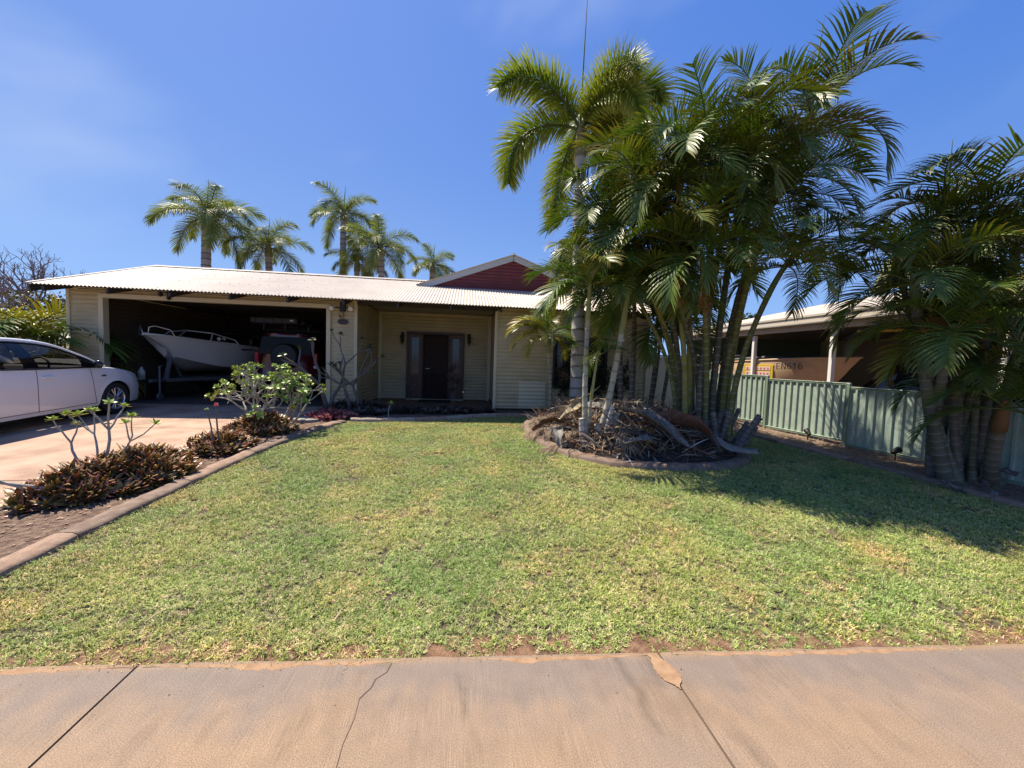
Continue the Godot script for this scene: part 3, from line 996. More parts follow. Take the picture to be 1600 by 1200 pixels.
func build_grass() -> void:
	var tiles := []
	for v in 9:
		var s := mk(true)
		R.seed = 500 + v
		for i in 150:
			var root_at := Vector3(R.randf_range(-0.17, 0.17), 0, R.randf_range(-0.17, 0.17))
			var tuft := R.randf()
			var tc := Color(0.15, 0.24, 0.05).lerp(Color(0.34, 0.41, 0.11), R.randf())
			if tuft < 0.13:
				tc = Color(0.50, 0.43, 0.24)
			elif tuft < 0.34:
				tc = Color(0.42, 0.44, 0.19)
			tc *= R.randf_range(0.75, 1.5)
			for q in R.randi_range(4, 7):
				var p := root_at + Vector3(R.randf_range(-0.008, 0.008), 0, R.randf_range(-0.008, 0.008))
				var az := R.randf() * TAU
				var lean := R.randf_range(0.2, 1.35)
				var L := R.randf_range(0.014, 0.036)
				var d := Vector3(cos(az) * sin(lean), cos(lean), sin(az) * sin(lean))
				var w := Vector3(-sin(az), 0, cos(az)) * R.randf_range(0.0012, 0.0023)
				var c := tc * R.randf_range(0.8, 1.25)
				var mid := p + d * L * 0.6
				var tip := p + d * L + Vector3(cos(az), -0.5, sin(az)) * L * 0.25
				if R.randf() < 0.5:
					w = -w
				s.set_color(c * 0.8)
				s.add_vertex(p - w); s.add_vertex(p + w); s.add_vertex(mid + w * 0.85)
				s.add_vertex(p - w); s.add_vertex(mid + w * 0.85); s.add_vertex(mid - w * 0.85)
				s.set_color(c * 1.1)
				s.add_vertex(mid - w * 0.85); s.add_vertex(mid + w * 0.85); s.add_vertex(tip)
		s.generate_normals()
		tiles.append(s.commit())
	R.seed = 77
	var n1 := FastNoiseLite.new()
	n1.seed = 12
	n1.frequency = 0.55
	n1.fractal_octaves = 4
	var n2 := FastNoiseLite.new()
	n2.seed = 31
	n2.frequency = 1.7
	n2.fractal_octaves = 3
	var where := []
	var cols := []
	for v in 9:
		where.append([])
		cols.append([])
	var x := -3.3
	while x < 6.9:
		var z := -10.1
		while z < -1.85:
			var px := x + R.randf_range(-0.1, 0.1)
			var pz := z + R.randf_range(-0.1, 0.1)
			var p2 := Vector2(px, pz)
			var ez := edge_z(px) - 0.075 - 0.045 * (n2.get_noise_2d(px * 2.5, 3.0) * 0.5 + 0.5)
			if Geometry2D.is_point_in_polygon(p2, LAWN) and not Geometry2D.is_point_in_polygon(p2, ISLAND) and pz < ez:
				var a := n1.get_noise_2d(px, pz)
				var b := n2.get_noise_2d(px, pz)
				if not (b > 0.42 and R.randf() < 0.4):
					var c := Color(1, 1, 1).lerp(Color(1.25, 1.08, 1.0), clampf(a * 1.6 + 0.2, 0.0, 1.0)).lerp(Color(0.74, 0.90, 0.74), clampf(-a * 1.8 - 0.05, 0.0, 1.0))
					c = c.lerp(Color(1.65, 1.10, 1.2), clampf(b * 2.4 - 0.35, 0.0, 0.8))
					c *= R.randf_range(0.8, 1.15)
					c.a = 1.0
					var v := R.randi() % 9
					var k := 1.0
					where[v].append(Transform3D(Basis(Vector3.RIGHT, atan(0.0405)) * Basis(Vector3.UP, R.randf() * TAU).scaled(Vector3(k, R.randf_range(0.75, 1.15), k)), Vector3(px, gy(pz) - 0.002, pz)))
					cols[v].append(c)
			z += 0.185
		x += 0.185
	var root := Node3D.new()
	root.name = "grass"
	root.set_meta("kind", "stuff")
	root.set_meta("label", "mown green and straw coloured lawn grass")
	root.set_meta("category", "grass")
	add_child(root)
	for v in 9:
		scatter("blades", tiles[v], M.grass, where[v], cols[v], root)

# ------------------------------------------------------------------ vehicles
func curve(tab: Array, x: float) -> float:
	if x <= tab[0][0]:
		return tab[0][1]
	for i in tab.size() - 1:
		if x <= tab[i + 1][0]:
			var t: float = (x - tab[i][0]) / (tab[i + 1][0] - tab[i][0])
			var p0: float = tab[maxi(i - 1, 0)][1]
			var p3: float = tab[mini(i + 2, tab.size() - 1)][1]
			var lin_v: float = lerpf(tab[i][1], tab[i + 1][1], t)
			return lerpf(lin_v, cubic_interpolate(tab[i][1], tab[i + 1][1], p0, p3, t), 0.6)
	return tab[-1][1]

var CAR_W := [[0.0, 0.50], [0.06, 0.66], [0.18, 0.77], [0.4, 0.84], [0.75, 0.885], [1.2, 0.89], [2.4, 0.89], [3.4, 0.885], [3.9, 0.83], [4.15, 0.74], [4.28, 0.62]]
var CAR_T := [[0.0, 0.60], [0.10, 0.69], [0.35, 0.80], [0.7, 0.89], [1.1, 0.945], [1.5, 0.965], [2.3, 0.985], [3.2, 1.02], [3.9, 1.05], [4.28, 0.95]]
var CAR_R := [[0.95, 0.955], [1.35, 1.16], [1.8, 1.355], [2.1, 1.43], [2.5, 1.468], [3.0, 1.465], [3.5, 1.42], [3.9, 1.33], [4.2, 1.12]]
var CAR_RW := [[0.95, 0.74], [1.35, 0.70], [1.8, 0.64], [2.5, 0.60], [3.5, 0.58], [4.2, 0.62]]
const CAR_F := 0.87

func car_side(s: float, y: float) -> Vector3:
	var top := curve(CAR_T, s)
	var t := clampf((y - 0.19) / (top - 0.19), 0.0, 1.0)
	var f := curve([[0.0, 0.94], [0.12, 0.972], [0.3, 0.992], [0.5, 1.0], [0.66, 0.997], [0.74, 0.985], [0.88, 0.965], [1.0, 0.935]], t)
	var x := curve(CAR_W, s) * f
	for wc in [0.87, 3.52]:
		var dd := absf(Vector2(s - wc, y - 0.315).length() - 0.36)
		if y > 0.25:
			x += 0.012 * clampf(1.0 - dd / 0.06, 0.0, 1.0)
	return Vector3(x, y, s - CAR_F)

func glass_pt(s: float, t: float, out := 0.0) -> Vector3:
	var yb := curve(CAR_T, s)
	var a := Vector3(curve(CAR_W, s) * 0.935, yb, s - CAR_F)
	var b := Vector3(curve(CAR_RW, s) + 0.03, maxf(curve(CAR_R, s) - 0.03, yb), s - CAR_F)
	var p := a.lerp(b, t)
	p.x += 0.035 * sin(PI * t) + out
	return p

func mirror_x(s: SurfaceTool, rows: Array) -> void:
	grid(s, rows)
	var m := []
	for r in rows:
		var q := PackedVector3Array()
		for p in r:
			q.append(Vector3(-p.x, p.y, p.z))
		m.append(q)
	grid(s, m, true)

func wheel(t: Node3D, at: Vector3, r: float, w: float, side: float, spokes: int) -> void:
	var ax := Vector3(side, 0, 0)
	var s := mk()
	lathe(s, [Vector2(r * 0.66, -w * 0.5), Vector2(r * 0.9, -w * 0.52), Vector2(r * 0.985, -w * 0.40), Vector2(r, -w * 0.2), Vector2(r, w * 0.2), Vector2(r * 0.985, w * 0.40), Vector2(r * 0.9, w * 0.52), Vector2(r * 0.70, w * 0.46), Vector2(r * 0.66, w * 0.38)], at, ax, 40)
	var ty := obj("wheel", s, M.tyre, t)
	s = mk()
	lathe(s, [Vector2(r * 0.69, w * 0.44), Vector2(r * 0.655, w * 0.45), Vector2(r * 0.62, w * 0.38), Vector2(r * 0.60, w * 0.05), Vector2(r * 0.60, -w * 0.4)], at, ax, 40)
	lathe(s, [Vector2(r * 0.17, w * 0.1), Vector2(r * 0.16, w * 0.40), Vector2(r * 0.11, w * 0.45), Vector2(0, w * 0.46)], at, ax, 20)
	for k in spokes:
		var a := TAU * k / spokes + 0.2
		for e in [-0.13, 0.13]:
			var d0 := Vector3(0, cos(a + e * 0.8), sin(a + e * 0.8))
			var d1 := Vector3(0, cos(a + e * 1.3), sin(a + e * 1.3))
			bar(s, at + ax * (w * 0.40) + d0 * r * 0.12, at + ax * (w * 0.37) + d1 * r * 0.63, r * 0.085, 0.022, 0.006)
	obj("rim", s, M.alloy, ty)
	s = mk()
	lathe(s, [Vector2(0, w * 0.0), Vector2(r * 0.46, w * 0.0), Vector2(r * 0.46, -w * 0.1)], at, ax, 28)
	obj("brake_disc", s, M.dark_metal, ty)

func build_car() -> void:
	var t := thing("parked_car", "white five door hatchback parked on the driveway before the garage", "car", G(-7.755, -8.82, 0.012))
	t.rotation.x = atan(0.0405)
	var ss := []
	var s0 := 0.0
	while s0 < 4.2801:
		ss.append(s0)
		s0 += 0.02 if s0 < 0.2 else 0.03
	var rows := []
	for s in ss:
		var yb := 0.20 + (0.02 if s > 1.2 and s < 3.2 else 0.0)
		for wc in [0.87, 3.52]:
			var dx := absf(s - wc)
			if dx < 0.355:
				yb = maxf(yb, 0.315 + sqrt(0.355 * 0.355 - dx * dx))
		var row := PackedVector3Array()
		var top := curve(CAR_T, s)
		for k in 15:
			row.append(car_side(s, lerpf(minf(yb, top - 0.02), top, k / 14.0)))
		rows.append(row)
	var b := mk()
	mirror_x(b, rows)
	# shoulders and bonnet
	var hood := []
	for s in ss:
		if s > 1.16:
			break
		var e: Vector3 = car_side(s, curve(CAR_T, s))
		var row := PackedVector3Array()
		for k in 17:
			var u := -1.0 + k / 8.0
			row.append(Vector3(e.x * u, e.y + 0.065 * (1.0 - pow(absf(u), 2.4)) * smoothstep(0.0, 0.4, s), e.z))
		hood.append(row)
	grid(b, hood, true)
	# nose
	var nose := []
	for y in [0.20, 0.3, 0.4, 0.5, 0.6]:
		var e: Vector3 = car_side(0.0, y)
		var row := PackedVector3Array()
		for k in 9:
			var u := -1.0 + k / 4.0
			row.append(Vector3(e.x * u, y, e.z - 0.05 * (1.0 - u * u)))
		nose.append(row)
	grid(b, nose, true)
	var tail := []
	for y in [0.22, 0.5, 0.8, 0.95]:
		var e: Vector3 = car_side(4.28, y)
		tail.append(PackedVector3Array([Vector3(-e.x, y, e.z), Vector3(0, y, e.z + 0.05), Vector3(e.x, y, e.z)]))
	grid(b, tail)
	obj("body", b, M.car_white, t)
	# roof with its rails
	b = mk()
	var roof := []
	var s1 := 1.78
	while s1 < 3.95:
		var row := PackedVector3Array()
		for k in 13:
			var u := -1.0 + k / 6.0
			row.append(Vector3((curve(CAR_RW, s1) + 0.02) * u, curve(CAR_R, s1) - 0.035 * pow(absf(u), 3.0) + 0.012, s1 - CAR_F))
		roof.append(row)
		s1 += 0.07
	grid(b, roof, true)
	for sd in [-1.0, 1.0]:
		var pts := []
		var rr := []
		var s2 := 0.98
		while s2 < 4.2:
			pts.append(Vector3(sd * (curve(CAR_RW, s2) + 0.015), curve(CAR_R, s2) - 0.022, s2 - CAR_F))
			rr.append(0.042)
			s2 += 0.08
		tube(b, pts, rr, 8)
	# rear quarter panel
	for sd in [-1.0, 1.0]:
		var q := []
		for s3 in [3.62, 3.75, 3.9, 4.05, 4.2]:
			var row := PackedVector3Array()
			for k in 6:
				var p := glass_pt(s3, k / 5.0)
				p.x *= sd
				row.append(p)
			q.append(row)
		grid(b, q, sd > 0.0)
	obj("roof", b, M.car_white, t)
	# windscreen and rear glass
	for rg in [["windscreen", 0.99, 1.80], ["rear_window", 3.93, 4.2]]:
		b = mk()
		var g := []
		for k in 7:
			var s4: float = lerpf(rg[1], rg[2], k / 6.0)
			var row := PackedVector3Array()
			for i in 9:
				var u := -1.0 + i / 4.0
				row.append(Vector3(curve(CAR_RW, s4) * u, curve(CAR_R, s4) + 0.02 * (1.0 - u * u) - 0.01, s4 - CAR_F))
			g.append(row)
		grid(b, g, true)
		obj(rg[0], b, M.car_glass, t)
	# side glass, pillars and trims
	for sd in [1.0, -1.0]:
		for pn in [["side_window", 1.52, 2.24, M.car_glass, 0.0, 0.05], ["side_window", 2.46, 3.28, M.car_glass, 0.0, 0.05], ["side_window", 3.33, 3.66, M.car_glass, 0.0, 0.05], ["mirror_sail", 1.14, 1.52, M.black_gloss, 0.0, 0.0], ["door_pillar", 2.24, 2.46, M.black_gloss, 0.0, 0.0], ["door_pillar", 3.28, 3.33, M.black_gloss, 0.0, 0.0]]:
			b = mk()
			var q := []
			for k in 10:
				var s5: float = lerpf(pn[1], pn[2], k / 9.0)
				var row := PackedVector3Array()
				for i in 7:
					var sl: float = s5 + (0.10 * (i / 6.0) if pn[0] == "door_pillar" or pn[2] == 2.24 and k == 9 or pn[1] == 2.46 and k == 0 else 0.0)
					var p := glass_pt(sl, lerpf(0.03, 0.97, i / 6.0), 0.004 if pn[5] == 0.0 else 0.0)
					p.x *= sd
					row.append(p)
				q.append(row)
			grid(b, q, sd > 0.0)
			obj(pn[0], b, pn[3], t)
		b = mk()
		for lvl in [0.0, 0.955]:
			var pts := []
			var rr := []
			var s6 := 1.12
			while s6 < 3.72:
				var p := glass_pt(s6, lvl, 0.006)
				p.x *= sd
				pts.append(p)
				rr.append(0.013 if lvl == 0.0 else 0.017)
				s6 += 0.1
			tube(b, pts, rr, 6)
		obj("window_trim", b, M.black_gloss, t)
		# mirror, coloured black to paint the shade on its white shell
		b = mk()
		var mp := []
		for k in 7:
			var a := k / 6.0
			var w := sin(PI * clampf(a * 0.9 + 0.08, 0.0, 1.0))
			var row := PackedVector3Array()
			for i in 11:
				var th := TAU * i / 10.0
				row.append(Vector3(sd * (0.88 + a * 0.18), 1.02 + sin(th) * 0.075 * w, 1.36 - CAR_F + cos(th) * 0.06 * w - 0.02))
			mp.append(row)
		grid(b, mp, sd > 0.0)
		obj("mirror", b, M.black_gloss, t)
		# seams and handles
		for seam in [[2.33, 2.36, 2.30], [1.30, 1.26, 1.36]]:
			b = mk()
			var pts := []
			var rr := []
			for k in 12:
				var y := lerpf(0.29, 0.97 if seam[0] > 2.0 else 0.93, k / 11.0)
				var s7: float = seam[0] + 0.03 * sin(k / 11.0 * PI) + (seam[2] - seam[0]) * (k / 11.0)
				var p := car_side(s7, y)
				p.x = (p.x + 0.0005) * sd
				pts.append(p)
				rr.append(0.0045)
			tube(b, pts, rr, 5)
			obj("door_seam", b, M.black, t)
		b = mk()
		var pts2 := []
		var rr2 := []
		for k in 24:
			var p := car_side(lerpf(1.28, 3.14, k / 23.0), 0.285)
			p.x = (p.x + 0.0005) * sd
			pts2.append(p)
			rr2.append(0.0045)
		tube(b, pts2, rr2, 5)
		obj("sill_seam", b, M.black, t)
		for s8 in [2.16, 3.10]:
			b = mk()
			var p := car_side(s8, 0.84)
			bar(b, Vector3((p.x + 0.022) * sd, 0.84, s8 - CAR_F - 0.09), Vector3((p.x + 0.022) * sd, 0.845, s8 - CAR_F + 0.09), 0.022, 0.028, 0.008)
			obj("door_handle", b, M.car_white, t)
		# headlight, running round the corner of the wing
		b = mk()
		var hl := []
		for k in 9:
			var s9 := lerpf(0.03, 0.52, k / 8.0)
			var row := PackedVector3Array()
			var hh := 0.16 * sin(PI * clampf(0.25 + k / 8.0 * 0.75, 0.0, 1.0))
			for i in 5:
				var top := curve(CAR_T, s9) - 0.005
				var p := car_side(s9, top - hh * (1.0 - i / 4.0))
				p.x = (p.x + 0.006) * sd
				row.append(p)
			hl.append(row)
		grid(b, hl, sd < 0.0)
		obj("headlight", b, M.headlight, t)
		b = mk()
		var pi := car_side(1.12, 0.79)
		bx(b, Vector3((pi.x + 0.004) * sd, 0.79, 1.12 - CAR_F), Vector3(0.012, 0.028, 0.10), Basis(), 0.005)
		obj("side_indicator", b, M.dark_metal, t)
		for wc in [0.87, 3.52]:
			wheel(t, Vector3(sd * 0.775, 0.315, wc - CAR_F), 0.315, 0.205, sd, 7)
			b = mk()
			lathe(b, [Vector2(0.0, -0.30), Vector2(0.37, -0.30), Vector2(0.37, 0.06)], Vector3(sd * 0.775, 0.315, wc - CAR_F), Vector3(sd, 0, 0), 32)
			obj("wheel_well", b, M.black, t)
	# cabin
	one_box("floor_pan", Vector3(0, 0.27, 1.4), Vector3(1.5, 0.10, 3.6), M.black, t)
	one_box("dashboard", Vector3(0, 0.86, 0.50), Vector3(1.45, 0.22, 0.5), M.cabin, t, 0.06)
	for x in [-0.37, 0.37]:
		for z in [1.30, 2.15]:
			b = mk(false)
			bx(b, Vector3(x, 0.55, z), Vector3(0.5, 0.22, 0.52), Basis(), 0.06)
			bx(b, Vector3(x, 0.86, z + 0.32), Vector3(0.48, 0.62, 0.14), Basis(Vector3.RIGHT, 0.3), 0.05)
			bx(b, Vector3(x, 1.24, z + 0.42), Vector3(0.26, 0.16, 0.09), Basis(Vector3.RIGHT, 0.2), 0.03)
			obj("seat", b, M.cabin, t)
	b = mk()
	var wp := []
	var wr := []
	for k in 25:
		var a := TAU * k / 24.0
		wp.append(Vector3(0.37 + cos(a) * 0.185, 0.97 + sin(a) * 0.175, 0.92 - sin(a) * 0.06))
		wr.append(0.017)
	tube(b, wp, wr, 6)
	bar(b, Vector3(0.20, 0.97, 0.92), Vector3(0.54, 0.97, 0.92), 0.03, 0.02)
	rod(b, Vector3(0.37, 0.95, 0.93), Vector3(0.37, 0.88, 0.6), 0.035)
	obj("steering_wheel", b, M.black, t)
	one_box("number_plate_blank", Vector3(0, 0.45, 3.47), Vector3(0.37, 0.13, 0.01), M.white_paint, t)

# rear view of a tall four wheel drive; local origin under the middle of the tailgate, nose at -z
func build_suv(called: String, label: String, at: Vector3, turn: float, paint: Material, loaded: bool) -> Node3D:
	var t := thing(called, label, "four wheel drive", at, turn)
	var sec := [Vector2(0.48, 0.80), Vector2(0.62, 0.90), Vector2(0.85, 0.935), Vector2(1.08, 0.935), Vector2(1.22, 0.90), Vector2(1.30, 0.87), Vector2(1.52, 0.80), Vector2(1.72, 0.735), Vector2(1.82, 0.68), Vector2(1.87, 0.55), Vector2(1.885, 0.0)]
	var rows := []
	for st in [[0.10, 0.90, 1.0], [0.03, 0.96, 1.0], [-0.10, 1.0, 1.0], [-1.2, 1.0, 1.0], [-2.55, 1.0, 1.0], [-2.9, 0.99, 0.86], [-3.35, 0.98, 0.64], [-3.9, 0.95, 0.58], [-4.5, 0.90, 0.52], [-4.68, 0.78, 0.42]]:
		var row := PackedVector3Array()
		for p in sec:
			var y: float = p.x if p.x < 0.9 else 0.9 + (p.x - 0.9) * (st[2] if st[2] > 0.9 else maxf(0.08, (st[2] - 0.48) / 0.52))
			row.append(Vector3(p.y * st[1], y, st[0]))
		rows.append(row)
	var b := mk()
	mirror_x(b, rows)
	var cap := []
	for p in sec:
		cap.append(PackedVector3Array([Vector3(-p.y * 0.90, p.x, 0.10), Vector3(-p.y * 0.4, p.x, 0.12), Vector3(p.y * 0.4, p.x, 0.12), Vector3(p.y * 0.90, p.x, 0.10)]))
	grid(b, cap)
	obj("body", b, paint, t)
	b = mk(false)
	prism(b, PackedVector2Array([Vector2(-0.74, 1.27), Vector2(0.74, 1.27), Vector2(0.66, 1.73), Vector2(0.60, 1.78), Vector2(-0.60, 1.78), Vector2(-0.66, 1.73)]), 0.02, Transform3D(Basis(), Vector3(0, 0, 0.118)))
	obj("rear_window", b, M.black_glass, t)
	for sd in [-1.0, 1.0]:
		for wn in [[-0.25, -1.05], [-1.12, -1.85], [-1.92, -2.60]]:
			b = mk()
			quad_o(b, Vector3(sd * 0.875, 1.30, wn[0]), Vector3(sd * 0.875, 1.30, wn[1]), Vector3(sd * 0.745, 1.72, wn[1] + 0.03), Vector3(sd * 0.745, 1.72, wn[0] - 0.05), Vector3(sd, 0.3, 0))
			var o := obj("side_window", b, M.black_glass, t)
			o.position.x = sd * 0.012
		one_box("tail_light", Vector3(sd * 0.80, 1.16, 0.085), Vector3(0.13, 0.34, 0.10), M.tail_red, t, 0.025)
		one_box("reverse_lamp", Vector3(sd * 0.80, 0.93, 0.09), Vector3(0.12, 0.09, 0.09), M.headlight, t, 0.02)
		one_box("mirror", Vector3(sd * 1.02, 1.32, -2.55), Vector3(0.22, 0.18, 0.12), M.black, t, 0.04)
		for z in [-0.85, -3.65]:
			wheel(t, Vector3(sd * 0.80, 0.38, z), 0.38, 0.25, sd, 6)
		b = mk(false)
		bar(b, Vector3(sd * 0.62, 1.93, -0.1), Vector3(sd * 0.62, 1.93, -2.4), 0.035, 0.045, 0.01)
		obj("roof_rail", b, M.black, t)
	one_box("rear_bumper", Vector3(0, 0.56, 0.10), Vector3(1.78, 0.20, 0.20), M.black, t, 0.05)
	b = mk()
	lathe(b, [Vector2(0.36, 0.0), Vector2(0.375, 0.04), Vector2(0.37, 0.17), Vector2(0.33, 0.21), Vector2(0.12, 0.225), Vector2(0, 0.22)], Vector3(0.0, 1.22, 0.10), Vector3(0, 0, 1), 32)
	obj("spare_wheel_cover", b, M.black_vinyl, t)
	if loaded:
		for z in [-0.35, -1.2, -2.0]:
			one_box("cross_bar", Vector3(0, 1.99, z), Vector3(1.5, 0.035, 0.05), M.black, t, 0.01)
		var rb := one_box("roof_tray_box", Vector3(-0.42, 2.25, -1.0), Vector3(1.30, 0.17, 1.9), M.grey_vinyl, t, 0.03)
		b = mk(false)
		for k in 5:
			bx(b, Vector3(-0.92 + k * 0.24, 2.25, -0.04), Vector3(0.018, 0.15, 0.012), Basis(), 0.002)
		obj("strap", b, M.black, rb)
		one_box("buckle", Vector3(0.08, 2.26, -0.035), Vector3(0.10, 0.05, 0.02), M.white_paint, rb)
		b = mk(false)
		bar(b, Vector3(0.35, 2.20, -0.05), Vector3(0.95, 2.10, -1.5), 0.12, 0.14, 0.02)
		bar(b, Vector3(0.62, 2.12, 0.0), Vector3(0.72, 2.10, -2.0), 0.06, 0.06, 0.01)
		obj("rolled_awning", b, M.black_vinyl, t)
		b = mk(false)
		for x in [-0.8, -0.2, 0.45]:
			bar(b, Vector3(x, 2.0, -0.3), Vector3(x, 2.17, -0.3), 0.04, 0.04)
			bar(b, Vector3(x, 2.0, -1.8), Vector3(x, 2.17, -1.8), 0.04, 0.04)
		obj("tray_leg", b, M.black, t)
	return t

# hull in local space: bow at +z end (z = 0), stern at z = -length
func hull(t: Node3D, L: float, B: float, gun: Array, chine: Array, keel: Array, top: Material, bottom: Material, flare := 0.86) -> Array:
	var gr := []
	var g2 := []
	var c2 := []
	var side := []
	var under := []
	var n := 26
	for i in n + 1:
		var u := float(i) / n
		var z := -L * u
		var wide := pow(clampf(u / 0.62, 0.0, 1.0), 0.62) * B * (1.0 - 0.06 * smoothstep(0.7, 1.0, u))
		var gw := Vector3(wide + 0.015, curve(gun, u), z + 0.0)
		var kl := Vector3(0.0, curve(keel, u), z - 0.55 * pow(1.0 - u, 3.0) * 0.0)
		var cw := Vector3(wide * clampf(0.30 + u * 1.6, 0.0, flare), lerpf(curve(keel, u), curve(chine, u), clampf(u * 9.0, 0.0, 1.0)), z)
		# raked stem: lower points start further back
		var rake := 0.95 * pow(1.0 - u, 4.0)
		var hgt := maxf(gw.y - kl.y, 0.01)
		cw.z -= rake * (gw.y - cw.y) / hgt * 0.8
		kl.z -= rake * 0.8
		var r := PackedVector3Array()
		for k in 7:
			var f := k / 6.0
			var p := cw.lerp(gw, f)
			p.x += 0.03 * sin(PI * f) * smoothstep(0.05, 0.3, u)
			# pressed swages along the topsides
			p.x += 0.012 * (1.0 if k == 2 or k == 4 else 0.0)
			r.append(p)
		side.append(r)
		under.append(PackedVector3Array([kl, kl.lerp(cw, 0.5), cw]))
		gr.append(gw)
	var b := mk()
	mirror_x(b, side)
	quad_o(b, gr[n] + Vector3(0, 0, 0), Vector3(-gr[n].x, gr[n].y, gr[n].z), Vector3(-side[n][0].x, side[n][0].y, side[n][0].z), side[n][0], Vector3(0, 0, -1))
	obj("topsides", b, top, t)
	b = mk()
	mirror_x(b, under)
	tri_o(b, under[n][0], under[n][2], Vector3(-under[n][2].x, under[n][2].y, under[n][2].z), Vector3(0, 0, -1))
	obj("bottom", b, bottom, t)
	b = mk()
	for sd in [-1.0, 1.0]:
		var pts := []
		var rr := []
		for g in gr:
			pts.append(Vector3(g.x * sd, g.y + 0.01, g.z))
			rr.append(0.026)
		tube(b, pts, rr, 8)
	obj("gunwale", b, top, t)
	b = mk()
	var deck := []
	for i in range(0, 11):
		var g: Vector3 = gr[i]
		deck.append(PackedVector3Array([Vector3(-g.x, g.y, g.z), Vector3(0, g.y + 0.05, g.z), Vector3(g.x, g.y, g.z)]))
	grid(b, deck, true)
	obj("foredeck", b, top, t)
	b = mk()
	var fl := []
	for i in range(10, n + 1):
		var g: Vector3 = gr[i]
		fl.append(PackedVector3Array([Vector3(-g.x * 0.9, g.y - 0.45, g.z), Vector3(g.x * 0.9, g.y - 0.45, g.z)]))
	grid(b, fl, true)
	obj("cockpit_floor", b, bottom, t)
	return gr

func trailer(called: String, label: String, at: Vector3, turn: float, L: float) -> void:
	var t := thing(called, label, "boat trailer", at, turn)
	var b := mk(false)
	bar(b, Vector3(0, 0.50, 0.60), Vector3(0, 0.50, -0.9), 0.08, 0.08, 0.006)
	for sd in [-1.0, 1.0]:
		bar(b, Vector3(sd * 0.05, 0.50, 0.1), Vector3(sd * 0.75, 0.50, -1.6), 0.06, 0.09, 0.006)
		bar(b, Vector3(sd * 0.75, 0.50, -1.6), Vector3(sd * 0.75, 0.50, -L), 0.06, 0.09, 0.006)
	for z in [-1.7, -2.8, -L + 0.2]:
		bar(b, Vector3(-0.75, 0.50, z), Vector3(0.75, 0.50, z), 0.06, 0.06, 0.006)
	obj("frame", b, M.galv, t)
	b = mk(false)
	bar(b, Vector3(0, 0.5, 0.05), Vector3(0, 1.22, -0.16), 0.08, 0.10, 0.008)
	bar(b, Vector3(0, 0.5, -0.55), Vector3(0, 1.15, -0.16), 0.05, 0.06, 0.006)
	rod(b, Vector3(-0.11, 1.20, -0.13), Vector3(0.11, 1.20, -0.13), 0.055, 12)
	bar(b, Vector3(0.13, 1.2, -0.13), Vector3(0.13, 1.34, 0.05), 0.02, 0.02)
	rod(b, Vector3(-0.13, 1.27, -0.30), Vector3(0.13, 1.27, -0.30), 0.05, 10)
	obj("winch_post", b, M.galv, t)
	b = mk()
	rod(b, Vector3(0.10, 0.16, 0.42), Vector3(0.10, 0.88, 0.42), 0.026, 10)
	lathe(b, [Vector2(0, -0.03), Vector2(0.085, -0.03), Vector2(0.10, 0), Vector2(0.085, 0.03), Vector2(0, 0.03)], Vector3(0.10, 0.10, 0.42), Vector3(1, 0, 0), 18)
	rod(b, Vector3(0.10, 0.86, 0.42), Vector3(0.18, 0.90, 0.42), 0.011, 6)
	obj("jockey_wheel", b, M.galv, t)
	for sd in [-1.0, 1.0]:
		wheel(t, Vector3(sd * 0.92, 0.29, -3.0), 0.29, 0.18, sd, 6)
		b = mk()
		var g := []
		for k in 9:
			var a := PI * k / 8.0
			g.append(PackedVector3Array([Vector3(sd * 0.81, 0.30 + sin(a) * 0.36, -3.0 + cos(a) * 0.37), Vector3(sd * 1.04, 0.30 + sin(a) * 0.36, -3.0 + cos(a) * 0.37)]))
		grid(b, g)
		obj("mudguard", b, M.black, t)

